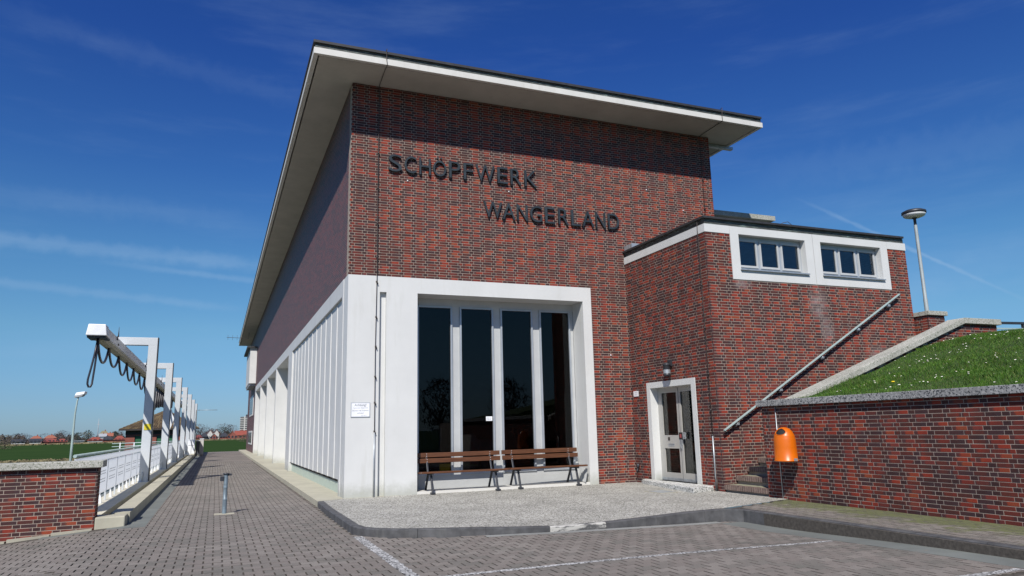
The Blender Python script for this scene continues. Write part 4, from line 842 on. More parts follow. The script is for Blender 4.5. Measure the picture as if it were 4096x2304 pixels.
b = MB(); b.lathe([(0,2.60),(.15,2.605),(.25,2.64),(.285,2.69),(.28,2.70)], c, 28); b.build('lamp_dome', 'lamphead', LP); b = MB(); b.lathe([(.28,2.70),(.30,2.71),(.30,2.77),(.22,2.81),(0,2.83)], c, 28); b.build('lamp_cover', 'blackpaint', LP)
RR = thing('bank_railing', (17,-5.1,3.3), 'dark low metal railing running off along the crest of the grass bank', 'railing')
b = MB(); b.bar((14.7,-5.1,3.70), (22,-5.1,3.86), .07, .055); b.build('top_rail', 'blackpaint', RR)
b = MB(); b.bar((14.7,-5.1,3.56), (22,-5.1,3.72), .045, .035); b.build('lower_rail', 'rail', RR)
for x in (15.8, 17.8, 19.8, 21.8): b = MB(); b.bar((x,-5.1,3.1), (x,-5.1,3.75), .05, .05, up=(1,0,0)); b.build('post', 'blackpaint', RR)
# grass bank
def zbank(x, y):
    K = ((7.7,1.865),(8.5,1.98),(9.95,2.36),(11,2.72),(12,3.04),(12.8,3.24),(13.6,3.36),(15,3.42),(30,3.4))
    for (a, za), (c, zc_) in zip(K, K[1:]):
        if a <= x <= c: z = za+(zc_-za)*(x-a)/(c-a); break
    else: z = 1.865
    f = min(1, max(0, (x-8)/4)); z -= f*.045*max(0, -5.5-y)
    return z+.018*math.sin(x*3.1+y*1.7)*min(1, (x-7.7)*2)+.012*math.sin(y*5+x)*min(1, (x-7.7)*2)
b = MB(); nx, ny = 70, 50
gx = [7.70+(13.)*(i/nx)**1.3 for i in range(nx+1)]; gy = [-16.8+(11.56)*j/ny for j in range(ny+1)]
b.raw([(x, y, zbank(x, y)-.02) for y in gy for x in gx], [(j*(nx+1)+i, j*(nx+1)+i+1, (j+1)*(nx+1)+i+1, (j+1)*(nx+1)+i) for j in range(ny) for i in range(nx)], sm=True)
b.face([(7.86,-16.8,-.3),(20.7,-16.8,-.3),(20.7,-16.8,2.9),(7.86,-16.8,1.8)]); b.face([(20.7,-16.8,zbank(20.7,-16.8)-.02),(44,-16.8,-1.7),(44,59,-1.7),(20.7,-5.24,3.4)]); b.face([(13.9,-5.24,3.36),(20.7,-5.24,3.4),(20.7,59,3.4),(13.95,59,3.3)])
b.build('grass_bank', 'soil', kind='structure')
nb = 90000; V = []; F = []; i = 0
X = 7.78+ (RNG.random(nb)**.85)*6.6; Y = -5.36-RNG.random(nb)*6.2
for x, y in zip(X, Y):
    px, py, dz = proj((x, y, zbank(x, y)))
    if px > 4300: continue
    a = random.uniform(0, 6.283); h = random.uniform(.02, .062)*(1.35 if math.sin(x*2.1+1.3*math.sin(y*1.9)) > .2 else .8); w = .0042; lx, ly = random.uniform(-.6,.6)*h, random.uniform(-.6,.6)*h
    z = zbank(x, y)-.022; cx2, sx2 = math.cos(a)*w, math.sin(a)*w
    V += [(x-cx2, y-sx2, z), (x+cx2, y+sx2, z), (x+lx*.5+cx2*.7, y+ly*.5+sx2*.7, z+h*.65), (x+lx, y+ly, z+h)]; F += [(i, i+1, i+2), (i, i+2, i+3)]; i += 4
g = bpy.data.meshes.new('grass'); g.from_pydata(V, [], F); g.materials.append(MT['blade']); g.update(); go = bpy.data.objects.new('grass', g); COL.objects.link(go); tag(go, kind='stuff')
ds = MB()
cl = [(random.uniform(8.4, 13.6), random.uniform(-11, -5.7)) for _ in range(34)]
for k in range(230):
    if random.random() < .7: c = random.choice(cl); x, y = random.gauss(c[0], .25), random.gauss(c[1], .3)
    else: x, y = random.uniform(8.2, 14), random.uniform(-11.5, -5.6)
    if x < 7.9 or y > -5.45: continue
    z = zbank(x, y)+random.uniform(.03, .055); r = random.uniform(.010, .017); tl = Vector((random.uniform(-.5,.1), random.uniform(-.6,.1), 1)).normalized(); u = tl.orthogonal().normalized(); v = tl.cross(u)
    ds.face([Vector((x, y, z))+u*math.cos(q*math.pi/4)*r+v*math.sin(q*math.pi/4)*r for q in range(8)], 0); ds.face([Vector((x, y, z+.002))+u*math.cos(q*math.pi/3)*r*.35+v*math.sin(q*math.pi/3)*r*.35+tl*.003 for q in range(6)], 1)
ds.build('daisies', ['petal', 'yellow'], kind='stuff')
for dx_, dy_, lab in ((8.95,-6.95,'single yellow dandelion flower among the daisies on the bank'),):
    T = thing('dandelion', (dx_, dy_, zbank(dx_, dy_)), lab, 'flower'); z = zbank(dx_, dy_); b = MB(); b.tube([(dx_, dy_, z-.02), (dx_, dy_, z+.05)], .003, 5); b.build('stem', 'blade', T)
    b = MB(); b.lathe([(0,0),(.025,.006),(.034,.016),(.022,.028),(0,.03)], (dx_, dy_, z+.05), 12); b.build('flower_head', 'yellow', T)

# ================================================================ BENCHES
def bench(loc, rz, label, grp):
    T = thing('park_bench', (0,0,0), label, 'bench', grp); Lh = 1.06
    for k, (y, z) in enumerate(((-.27,.485),(-.155,.475),(-.04,.468),(.07,.468))):
        b = MB(); b.box(-Lh, Lh, y-.05, y+.05, z-.019, z+.019); b.build('seat_slat', 'wood', T, bevel=.006)
    for z, y in ((.735,.205),(.865,.245)):
        b = MB(); b.extr_y([(-Lh,z-.052),(Lh,z-.052),(Lh,z+.052),(-Lh,z+.052)], y-.018, y+.018); o = b.build('back_slat', 'wood', T, bevel=.006)
        for sx_ in (-.80, .80):
            for dz_ in (-.025, .025): q = MB(); q.lathe([(0,-.006),(.009,-.004),(.009,.004),(0,.006)], (sx_, y-.022, z+dz_), 6); q.build('bolt', 'plate', o)
    for sx_ in (-.80, .80):
        b = MB(); w = .045
        b.bar((sx_,-.30,.0), (sx_,-.16,.44), w, .05, up=(0,1,.2)); b.box(sx_-.05, sx_+.05, -.37, -.24, 0, .045); b.bar((sx_,-.31,.445), (sx_,.12,.43), w, .04); b.build('front_leg', 'blackpaint', T, bevel=.008)
        b = MB(); b.bar((sx_,.34,.03), (sx_,.10,.44), w, .045, up=(0,1,.2)); b.bar((sx_,.10,.42), (sx_,.285,.90), w, .04, up=(0,1,.2)); b.box(sx_-.05, sx_+.05, .29, .41, 0, .04); b.build('rear_leg', 'blackpaint', T, bevel=.008)
    T.location = loc; T.rotation_euler.z = rz; return T
B1 = bench((2.77, .02, 0), 0, 'brown slatted park bench, left one of the pair in front of the tall windows', 'park benches before the tall windows'); kids()
B2 = dup(B1, (4.98, .10, 0), label='brown slatted park bench, right one of the pair, nearer the door', rotz=rad(1.5))
B2.location = (4.98, .12, 0)
# something standing inside the glass behind the left bench
b = MB(); b.box(2.44, 2.70, .72, .80, .42, .62); tag(b.build('flower_box', 'yellowsign', origin=(2.5,.76,.4)), 'mottled yellow box standing behind the glass under the left bench back', 'box')
# scraper boards leaning by the right jamb
for k in range(4):
    b = MB(); x = 6.08+k*.0; b.bar((6.02+k*.03,-.02+k*.12,.07), (6.10+k*.03,.0+k*.12,.40), .07, .02); tag(b.build('grey_board', 'alu_light', origin=(6.05,.02+k*.12,.06)), ('foremost', 'second', 'third', 'rearmost')[k]+' of four short grey boards leaning at the portal jamb', 'board', 'grey boards by the right bench')

# ================================================================ YARD POST
YP = thing('yard_post', (-2.47,-.58,ROAD), 'short steel stand pipe on a concrete block in the middle of the yard', 'post')
c = (-2.47,-.58,ROAD+.01)
b = MB(); b.lathe([(.043,0),(.043,.27)], c, 14); b.lathe([(.048,.27),(.048,.285),(.040,.29),(.040,.50),(.045,.51),(.041,.52),(.041,.77)], c, 14); b.build('pipe', 'postblue', YP)
b = MB(); b.lathe([(0,.77),(.062,.77),(.062,.79),(0,.792)], c, 14); b.build('cap', 'blackpaint', YP); b = MB(); b.box(-2.58,-2.51,-.62,-.55, .53, .62); b.build('padlock', 'blackpaint', YP); b = MB(); b.box(-2.43,-2.36,-.60,-.56, .63, .67); b.build('hasp', 'blackpaint', YP)
b = MB(); b.box(-2.66,-2.28,-.68,-.48, ROAD-.1, ROAD+.012); b.build('base_block', 'beam', YP)
# ================================================================ LEFT: brick wall, channel, gantries
LW = thing('low_brick_wall', (-7,-1.6,0), 'low red brick wall with thick speckled coping at the left edge', 'wall')
b = MB(); b.box(-11.0, -4.6432, -1.5968, -1.26, -1.0, .925); b.build('wall_core', 'mortar', LW)
brickwork(LW, (0,-1.6,0), (1,0,0), -8.5, -4.64, -.62, .922, phase=.05, zc=.922-30*COURSE, keep=300, clip=lambda u, z: z > zroad(u, -1.7)-.06)
brickwork(LW, (-4.64,-1.26,0), (0,1,0), -.34, 0, -.2, .922, phase=.05, zc=.922-30*COURSE, keep=0, name='end_brickwork')
for x1 in (-4.56, -6.56, -8.56): b = MB(); b.box(x1-1.994, x1, -1.69, -1.17, .926, 1.045); b.build('coping_slab', 'coping' if 0 else 'granite_light' if 'granite_light' in MT else 'coping', LW, bevel=.01)
for k, x1 in enumerate((-4.66, -5.30, -5.95, -6.6)): b = MB(); z = zroad(x1-.3, -1.7); b.extr_y([(x1-.62, z-.1), (x1, z-.1), (x1, z+.045), (x1-.62, z+.012)], -1.66-.01*k, -1.60); b.build('edging_stone', 'concrete', LW)
CH = thing('channel_edge', (-4.3,20,0), 'long pale concrete edge beam and deck slabs beside the screen channel', 'concrete edge')
b = MB(); b.box(-4.63, -4.15, -1.62, -1.15, -.3, .055); b.build('end_block', 'beam', CH, bevel=.02)
k = 0; y = -1.14
while y < 72: b = MB(); y2 = min(y+1.99, 72); b.box(-4.43, -4.12, y, y2, -.35, .075); b.build('edge_beam', 'beam', CH); y = y2+.012
y = -1.1
while y < 72: b = MB(); y2 = min(y+2.4, 72); b.box(-5.30, -4.70, y, y2, -.3, -.02); b.build('deck_slab', 'deck', CH); y = y2+.02
b = MB(); b.box(-4.70, -4.43, -1.14, 72, -.5, -.16); b.box(-5.5, -5.31, -1.14, 72, -2.4, -.06); b.build('channel_body', 'gutter', CH)
GR = thing('channel_railing', (-5.1,20,0), 'white panelled railing with pale steel handrail along the channel deck', 'railing')
b = MB(); b.tube([(-5.12,-1.0,1.12),(-5.12,71,1.12)], .032, 10); b.build('handrail', 'rail', GR); b = MB(); b.box(-5.125,-5.10,-1.0,71,.94,1.07); b.build('top_board', 'panel', GR)
pm = MB(); pm.box(-.012, .012, -.86, .86, .20, .93); pm = pm.mesh('panel', 'panel'); sm_ = MB()
for zz in (.68, .62, .50, .44):
    for q in range(9): sm_.box(.0125, .0145, -.58+q*.13, -.50+q*.13, zz+.003*(q % 3), zz+.020+.003*(q % 3))
sm_ = sm_.mesh('slots', 'steel'); ft = MB(); ft.raw([(-.025,-.035,-.02),(.04,-.035,-.02),(.04,.035,-.02),(-.025,.035,-.02),(-.012,-.015,.20),(.012,-.015,.20),(.012,.015,.20),(-.012,.015,.20)], [(4,5,6,7),(0,4,7,3),(0,1,5,4),(3,7,6,2),(1,2,6,5)]); ft = ft.mesh('panel_foot', 'gwhite')
for k in range(39):
    yc = .80+k*1.8; p_ = place('panel', pm, (-5.1, yc, 0), GR); WL[p_.name] = Vector((-5.1, yc, 0))
    if yc < 32: q = place('slots', sm_, (-5.1, yc, 0), p_); q['kind'] = 'stuff'
    place('panel_foot', ft, (-5.1, yc, 0), GR)
    b = MB(); b.box(-5.125,-5.085, yc+.88, yc+.92, -.02, .94); b.build('railing_post', 'gantry', GR)
GF = []; ys = (10.7, 20.3, 29.7, 39.1, 48.8, 58.5, 68.)
names = ['nearest and tallest-looking', 'second', 'third', 'fourth', 'fifth', 'sixth', 'last']
gf = thing('gantry_frame', (-4.86, 0, 0), 'x', 'gantry frame', 'grey gantry frames along the channel')
b = MB(); b.box(-5.0,-4.72,-.14,.14,-.02,4.52); b.build('column', 'gantry', gf, bevel=.008); b = MB(); b.box(-6.12,-4.72,-.14,.14,4.52,4.78); b.build('arm', 'gantry', gf, bevel=.008)
b = MB(); b.box(-4.715,-4.695,-.15,.15,.0,4.79); b.build('side_shade_plate', 'blackpaint', gf); b = MB(); b.tube([(-4.9,-.16,.3),(-4.9,-.16,.0)], .02, 6); b.box(-5.03,-4.69,-.2,.2,-.02,.0); b.build('base_plate', 'gantry', gf)  # added black plate colours in the shade on the column's right side
kids(); gf.location = (-4.86, ys[0], 0); GF = [gf]
for y in ys[1:]: GF.append(dup(gf, (-4.86, y, 0)))
lab = ['grey L-shaped gantry frame nearest the yard wall, with yellow plate', 'grey gantry frame second from the yard wall, behind the yellow-plated one', 'grey gantry frame third along the channel', 'grey gantry frame fourth along the channel, before the cabinets', 'grey gantry frame fifth along the channel, beside the cabinets', 'grey gantry frame sixth along the channel, beyond the cabinets', 'farthest grey gantry frame at the channel end']
for o, l in zip(GF, lab): o['label'] = l
b = MB(); b.box(-4.95,-4.74,10.545,10.552,1.67,1.87); tag(b.build('yellow_plate', 'yellowsign', origin=(-4.85,10.54,1.77)), 'yellow square plate on the nearest gantry column', 'plate')
CB = thing('crane_beam', (-5.87,25,4.3), 'long pale crane rail beam hung under the gantry frames', 'crane beam')
b = MB(); b.box(-6.03,-5.70,6.0,70,4.23,4.50); b.build('beam', 'gwhite', CB); b = MB(); b.box(-5.97,-5.76,6.0,70,4.12,4.228); b.build('runner_rail', 'beam', CB)
b = MB(); b.extr_y([(-6.12,4.19),(-5.61,4.19),(-5.65,4.50),(-6.07,4.50)], 5.45, 6.0); b.build('end_box', 'plate', CB, bevel=.02)
b = MB(); b.box(-6.10,-5.63,5.55,6.3,4.14,4.188); b.build('end_box_tray', 'blackpaint', CB)
for y in (8.3, 18.2, 28, 37.6): b = MB(); b.tube([(-5.66,y,4.50),(-5.66,y,4.82)], [.02,.004], 5); b.box(-5.699,-5.67,y-.05,y+.05,4.40,4.52); b.box(-5.699,-5.68,y+.4,y+.5,4.28,4.34); b.build('bird_spike', 'wire', CB)
FC = thing('festoon_cable', (-5.86,6,4.1), 'black festoon cable hanging in loops under the crane beam', 'cable')
def loop(y0, y1, zb, r=.035, parts=1):
    n = 14; pts = []
    for i in range(n+1):
        t = i/n; u = 2*t-1; pts.append((-5.86, y0+(y1-y0)*t, zb+(4.13-zb)*(abs(u)**2.3)))
    b = MB(); b.tube(pts, r, 7); b.build('cable_loop', 'cable', FC)
b = MB(); pts = [(-5.85,5.72,4.15),(-5.89,5.66,3.7),(-5.94,5.6,3.3),(-5.985,5.56,3.0),(-5.985,5.55,2.88),(-5.955,5.56,2.80),(-5.915,5.58,2.80),(-5.885,5.6,2.88),(-5.88,5.62,3.0),(-5.865,5.66,3.3),(-5.85,5.7,3.7),(-5.84,5.74,4.15)]; b.tube(pts, .026, 8); b.build('cable_loop', 'cable', FC)
hang = [5.78, 8.05, 10.5, 12.9, 15.3, 17.7, 20.1, 22.4]; low = [3.58, 3.66, 3.58, 3.55, 3.55, 3.50, 3.4]
for a, c, z in zip(hang, hang[1:], low): loop(a, c, z)
for i, (a, z) in enumerate(((26.4, 2.9), (27.9, 3.05), (29.4, 3.1), (30.9, 3.2), (32.4, 3.25), (33.9, 3.4), (40, 3.4), (42, 3.5), (50, 3.4))): loop(a, a+1.4, z, .045)
RK = thing('trash_rake', (-5.6,33,2.2), 'hanging rake carriage with slim white boat-shaped blade under the crane beam', 'trash rake')
b = MB(); b.box(-6.05,-5.55,34.5,36.5,3.3,4.2); b.build('carriage', 'blackpaint', RK); b = MB(); b.raw([(-5.35,33.0,3.1),(-5.15,33.0,2.5),(-5.45,33.0,1.6),(-5.65,33.0,1.2),(-5.6,33.0,2.2),(-5.35,33.25,3.1),(-5.15,33.25,2.5),(-5.45,33.25,1.6),(-5.65,33.25,1.2),(-5.6,33.25,2.2)], [(0,1,2,3,4),(9,8,7,6,5),(0,5,6,1),(1,6,7,2),(2,7,8,3),(3,8,9,4),(4,9,5,0)]); b.build('rake_blade', 'gwhite', RK)
b = MB(); b.tube([(-5.7,33.1,4.1),(-5.45,33.1,2.8)], .03, 6); b.tube([(-5.7,33.1,3.3),(-5.2,33.1,2.7)], .03, 6); b.build('linkage', 'blackpaint', RK)
# cabinets at the channel end
def cab(x0, x1, y0, y1, h, m, label):
    T = thing('control_cabinet', ((x0+x1)/2, (y0+y1)/2, ROAD), label, 'cabinet'); b = MB(); b.box(x0, x1, y0, y1, ROAD+.1, h); b.build('cabinet_body', m, T, bevel=.01); b = MB(); b.box(x0-.02, x1+.02, y0-.02, y1+.02, h+.001, h+.04); b.build('cabinet_lid', 'gwhite', T); b = MB(); b.box(x0+.03, x1-.03, y0+.02, y1-.02, ROAD-.02, ROAD+.1); b.build('plinth', 'concrete', T)
    if x1-x0 > .3: b = MB(); b.box((x0+x1)/2-.01, (x0+x1)/2+.01, y0-.006, y0-.001, ROAD+.15, h-.05); b.box(x0+.03, x1-.03, y0-.006, y0-.001, .7, .72); b.build('door_gap', 'blackpaint', T)
cab(-4.68,-4.2,45.5,46.3,1.10,'gwhite','white switch cabinet at the end of the channel beam'); cab(-4.12,-3.88,45.8,47.2,1.02,'fardark','dark cabinet side beside the white switch cabinet'); cab(-3.86,-3.58,46.4,47.2,1.16,'farwhite','narrow pale cabinet standing right of the dark one')
b = MB(); b.tube([(-4.15,52,3.6),(-2.7,52,3.6)], .02, 5); b.tube([(-4.4,52,0),(-4.4,52,3.6),(-4.15,52,3.6)], .04, 6)
tag(b.build('antenna_mast', 'steel', origin=(-4.4,52,0)), 'thin mast with a horizontal aerial rod beyond the gantry frames', 'antenna')
b = MB(); b.tube([(-1.3,42,9.9),(-.9,42,9.85),(-1.6,42,9.85),(-2.0,42,9.85)], .02, 5); 
T = thing('roof_antenna', (-1,46,9.9), 'thin roof aerial under the far eaves of the long side', 'antenna'); b = MB(); b.tube([(-.6,46,9.7),(-.6,46,9.2),(-2.3,46,9.25)], .018, 5)
for k in range(4): b.tube([(-2.2+k*.35,46,9.05),(-2.2+k*.35,46,9.45)], .012, 4)
b.build('aerial', 'wire', T)
# small street lamp beyond the wall
SL = thing('street_lamp', (far_pt(291, 45).x, far_pt(291, 45).y, -1.6), 'slim grey street lamp with white hooded head beyond the left wall', 'street lamp')
p = far_pt(291, 45); q = RT.copy(); q.z = 0; q.normalize()
b = MB(); b.tube([(p.x,p.y,-1.6),(p.x,p.y,1.2),Vector((p.x,p.y,2.7))+q*.01,Vector((p.x,p.y,3.4))+q*.07,Vector((p.x,p.y,3.68))+q*.14], [.085,.06,.045,.04,.035], 8); b.build('lamp_pole', 'rail', SL)
h0 = Vector((p.x, p.y, 3.78))+q*.22; b = MB(); b.raw([h0+q*a+Vector((-q.y, q.x, 0))*c+Vector((0,0,z)) for a, c, z in ((-.25,-.12,-.12),(.25,-.14,-.05),(.25,.14,-.05),(-.25,.12,-.12),(-.2,-.1,.05),(.28,-.12,.1),(.28,.12,.1),(-.2,.1,.05))], [(0,3,2,1),(4,5,6,7),(0,1,5,4),(1,2,6,5),(2,3,7,6),(3,0,4,7)]); b.build('lamp_head', 'plate', SL, bevel=.02)
b = MB(); b.raw([h0+q*a+Vector((-q.y, q.x, 0))*c+Vector((0,0,z)) for a, c, z in ((-.26,-.11,-.22),(.12,-.1,-.16),(.12,.1,-.16),(-.26,.11,-.22),(-.25,-.12,-.121),(.2,-.12,-.06),(.2,.12,-.06),(-.25,.12,-.121))], [(0,3,2,1),(4,5,6,7),(0,1,5,4),(1,2,6,5),(2,3,7,6),(3,0,4,7)]); b.build('lamp_lens', 'fargrey', SL)

# ================================================================ SLUICE HOUSE
SH = thing('sluice_house', (-8.95,84,-.6), 'small brick outbuilding with green doors and brown hipped tile roof behind the gantries', 'building')
x0, x1, y0, y1, zb, ze, za = -12.6, -5.3, 80.6, 87.5, -1.6, 2.35, 4.55
b = MB()
for a in rects(x0, x1, zb, ze, [(-11.62,-9.80,-1.7,1.55),(-9.29,-7.47,-1.7,1.55)]): b.box(a[0], a[1], y0, y0+.4, a[2], a[3])
b.box(x0, x0+.4, y0+.4, y1, zb, ze); b.box(x1-.4, x1, y0+.4, y1, zb, ze); b.box(x0+.4, x1-.4, y1-.4, y1, zb, ze); b.build('wall', 'farbrick', SH)
b = MB(); b.box(x0-.02, x1+.02, y0-.03, y0-.001, 1.72, ze); b.build('timber_band', 'darkwood', SH)
for xd in (-11.62, -9.29):
    b = MB(); b.box(xd, xd+1.82, y0+.15, y0+.22, zb, 1.55); o = b.build('door', 'green', SH); b = MB(); b.box(xd+.89, xd+.93, y0+.14, y0+.149, zb, 1.5); b.build('door_gap', 'darkwood', o)
    b = MB(); b.extr_y([(xd+.75,.35),(xd+1.65,.35),(xd+1.6,.5),(xd+1.3,.62),(xd+.95,.5)], y0+.12, y0+.139); b.build('white_emblem', 'farwhite', o)
ex0, ex1, ey0, ey1 = x0-.7, x1+.7, y0-.7, y1+.7; apx = (-8.6, (y0+y1)/2, za)
rfm = MB(); rfm.raw([(ex0,ey0,ze),(ex1,ey0,ze),(ex1,ey1,ze),(ex0,ey1,ze),(apx[0]-.3,apx[1],za),(apx[0]+.3,apx[1],za)], [(0,1,5,4),(1,2,5),(2,3,4,5),(3,0,4),(3,2,1,0)]); rt_ = rfm.build('roof', 'darkwood', SH)
b = MB(); b.box(ex0, ex1, ey0-.02, ey0+.06, ze-.16, ze-.001); b.build('eaves_board', 'darkwood', rt_)
tl = MB(); A = Vector((ex0,ey0,ze+.03)); B_ = Vector((ex1,ey0,ze+.03)); nr = 13
for r in range(nr):
    t0, t1 = r/nr, (r+1)/nr; L0 = A.lerp(Vector((apx[0]-.3,apx[1],za+.03)), t0); R0 = B_.lerp(Vector((apx[0]+.3,apx[1],za+.03)), t0); L1 = A.lerp(Vector((apx[0]-.3,apx[1],za+.03)), t1); R1 = B_.lerp(Vector((apx[0]+.3,apx[1],za+.03)), t1)
    nc = max(2, int((R0-L0).length/.27))
    for c in range(nc):
        a0, a1 = c/nc, (c+1)/nc; P4 = [L0.lerp(R0, a0+.004), L0.lerp(R0, a1-.004), L1.lerp(R1, a1-.004), L1.lerp(R1, a0+.004)]
        up_ = Vector((0,0,.05)); mid0 = (P4[0]+P4[1])/2+up_*1.7; mid1 = (P4[2]+P4[3])/2+up_*.5
        tl.raw([P4[0]+up_*.7, mid0, P4[1]+up_*.2, P4[2], mid1, P4[3], P4[0], P4[1]], [(0,1,4,5),(1,2,3,4),(6,7,2,1,0)])
to = tl.build('roof_tile', 'tile', rt_, kind='stuff')
FR = thing('sluice_railing', (-9,76,0), 'pale metal railing before the brick outbuilding', 'railing'); b = MB()
for z in (.42, .75): b.tube([(-13.4,76,z),(-5.4,76,z+.15)], .05, 6)
b.build('rail', 'rail', FR)
for k in range(6): b = MB(); b.box(-12.6+k*1.4-.06, -12.6+k*1.4+.06, 75.95, 76.05, -1.6, .85); b.build('post', 'gwhite', FR)

# ================================================================ FAR VILLAGE
def house(px0, px1, dist, eave, top, wall, roof, style, label, cat='house', back=8, wins=3, base=-1.6, cx=None):
    eave *= .74; top *= .74
    a, c = far_pt(px0, dist, base), far_pt(px1, dist, base); w = (c-a).length; U = (c-a).normalized(); Nb = Vector((-U.y, U.x, 0)); o = a
    T = thing('village_house' if cat == 'house' else 'apartment_tower', a, label, cat, 'houses of the village on the horizon' if cat == 'house' else None)
    P = lambda u, v, z: o+U*u+Nb*v+Vector((0,0,z))
    b = MB(); b.raw([P(0,0,0),P(w,0,0),P(w,back,0),P(0,back,0),P(0,0,eave),P(w,0,eave),P(w,back,eave),P(0,back,eave)], [(0,1,5,4),(1,2,6,5),(2,3,7,6),(3,0,4,7),(4,5,6,7)])
    if style == 'gable': b.raw([P(0,0,eave),P(w,0,eave),P(w/2,0,top-.15),P(0,back,eave),P(w,back,eave),P(w/2,back,top-.15)], [(0,1,2),(4,3,5)])
    b.build('wall', wall, T); e = .5; b = MB()
    if style == 'hip': i_ = min(w, back)*.30; top = eave+(top-eave)*.82; b.raw([P(-e,-e,eave-.05),P(w+e,-e,eave-.05),P(w+e,back+e,eave-.05),P(-e,back+e,eave-.05),P(i_,back/2,top),P(w-i_,back/2,top)], [(0,1,5,4),(1,2,5),(2,3,4,5),(3,0,4),(3,2,1,0)])
    elif style == 'saddle': b.raw([P(-e,-e,eave-.05),P(w+e,-e,eave-.05),P(w+e,back+e,eave-.05),P(-e,back+e,eave-.05),P(-e,back/2,top),P(w+e,back/2,top)], [(0,1,5,4),(1,2,5),(2,3,4,5),(3,0,4),(3,2,1,0)])
    elif style == 'gable': b.raw([P(-e,-.4,eave-.4),P(w/2,-.4,top),P(w+e,-.4,eave-.4),P(-e,back,eave-.4),P(w/2,back,top),P(w+e,back,eave-.4),P(-e,-.4,eave-.15),P(w/2,-.4,top+.25),P(w+e,-.4,eave-.15),P(-e,back,eave-.15),P(w/2,back,top+.25),P(w+e,back,eave-.15)], [(6,9,10,7),(7,10,11,8),(0,1,7,6),(1,2,8,7),(0,3,4,1),(1,4,5,2)])
    else: b.raw([P(-e,-e,eave),P(w+e,-e,eave),P(w+e,back+e,eave),P(-e,back+e,eave),P(-e,-e,eave+.3),P(w+e,-e,eave+.3),P(w+e,back+e,eave+.3),P(-e,back+e,eave+.3)], [(4,5,6,7),(0,1,5,4),(1,2,6,5),(3,0,4,7),(3,2,1,0)])
    ro = b.build('roof', roof, T)
    for k in range(wins):
        u = w*(k+.5)/wins; b = MB(); ww = min(.9, w/wins*.3); b.raw([P(u-ww,-.05,1.1),P(u+ww,-.05,1.1),P(u+ww,-.05,2.3),P(u-ww,-.05,2.3)], [(0,1,2,3)]); b.build('window', 'farglass', T)
    if style in ('hip', 'saddle') and top > 4.5: b = MB(); b.raw([P(w*.6-.3,back/2-.3,top-.8),P(w*.6+.3,back/2-.3,top-.8),P(w*.6+.3,back/2+.3,top-.8),P(w*.6-.3,back/2+.3,top-.8),P(w*.6-.3,back/2-.3,top+.7),P(w*.6+.3,back/2-.3,top+.7),P(w*.6+.3,back/2+.3,top+.7),P(w*.6-.3,back/2+.3,top+.7)], [(0,1,5,4),(1,2,6,5),(2,3,7,6),(3,0,4,7),(4,5,6,7)]); b.build('chimney', 'farbrick', ro)
    return T
H = house
H(48, 102, 478, 2.4, 4.3, 'farwhite', 'fardark', 'saddle', 'white house with dark roof at the left end of the village')
H(120, 166, 480, 2.3, 4.6, 'farwhite', 'fardark', 'saddle', 'dark-roofed house second from the left end of the village')
H(122, 168, 500, 4.4, 7.0, 'farorange', 'farorange', 'hip', 'taller salmon-roofed house behind the dark-roofed one on the left')
H(170, 230, 482, 2.2, 5.2, 'farbrick', 'farbrown', 'hip', 'maroon hip-roofed house left of the red pair')
H(178, 226, 520, 4.6, 7.6, 'farbrick', 'farorange', 'hip', 'orange-brown roof behind the maroon roof')
H(196, 236, 474, 2.0, 4.4, 'farbrick', 'farred', 'hip', 'bright red hip roof, left of two side by side')
H(230, 270, 472, 2.0, 4.5, 'farbrick', 'farred', 'hip', 'bright red hip roof, right of two side by side')
H(298, 336, 474, 1.9, 2.6, 'farwhite', 'fargrey', 'flat', 'low pale garage block left of the street-side orange roof')
H(352, 412, 470, 2.3, 5.2, 'farwhite', 'farred', 'hip', 'orange-red hip-roofed bungalow with pale walls')
H(398, 424, 510, 5.0, 7.4, 'fargrey', 'fargrey', 'saddle', 'blue-grey roof behind the dark roofs near the outbuilding')
H(410, 456, 482, 2.4, 5.8, 'farbrick', 'fardark', 'hip', 'black hip-roofed house right of the orange-red bungalow')
H(424, 450, 515, 5.2, 7.8, 'farbrick', 'farorange', 'saddle', 'small orange roof peeking over the black hip roof')
H(458, 500, 476, 2.4, 5.9, 'farbrick', 'farred', 'hip', 'red roof at the corner of the brown-tiled outbuilding')
H(394, 436, 560, 6.4, 11.0, 'farthatch', 'farthatch', 'hip', 'pale domed thatch roof rising above the village roofs')
H(782, 808, 480, 2.3, 5.0, 'farbrick', 'farbrown', 'hip', 'crimson roof just right of the gantry frames')
H(806, 830, 484, 3.0, 6.6, 'fardark', 'fardark', 'hip', 'dark house right of the crimson roof')
H(828, 850, 492, 5.2, 8.6, 'farwhite', 'farbrown', 'gable', 'white gabled house with red roof, left of a pair')
H(853, 876, 492, 5.2, 8.7, 'farwhite', 'farbrown', 'gable', 'white gabled house with red roof, right of a pair')
H(841, 872, 470, 2.5, 5.4, 'farbrick', 'farwhite', 'gable', 'small brick house with white barge boards before the white gables')
H(880, 912, 484, 2.6, 6.4, 'farbrick', 'fardark', 'hip', 'long dark roof left of the orange-red gable')
H(910, 950, 480, 2.4, 7.2, 'farbrick', 'farorange', 'gable', 'steep orange-red roof below the apartment tower')
H(940, 985, 500, 3.4, 7.4, 'farbrick', 'farred', 'saddle', 'red saddle roof beside the apartment tower foot')
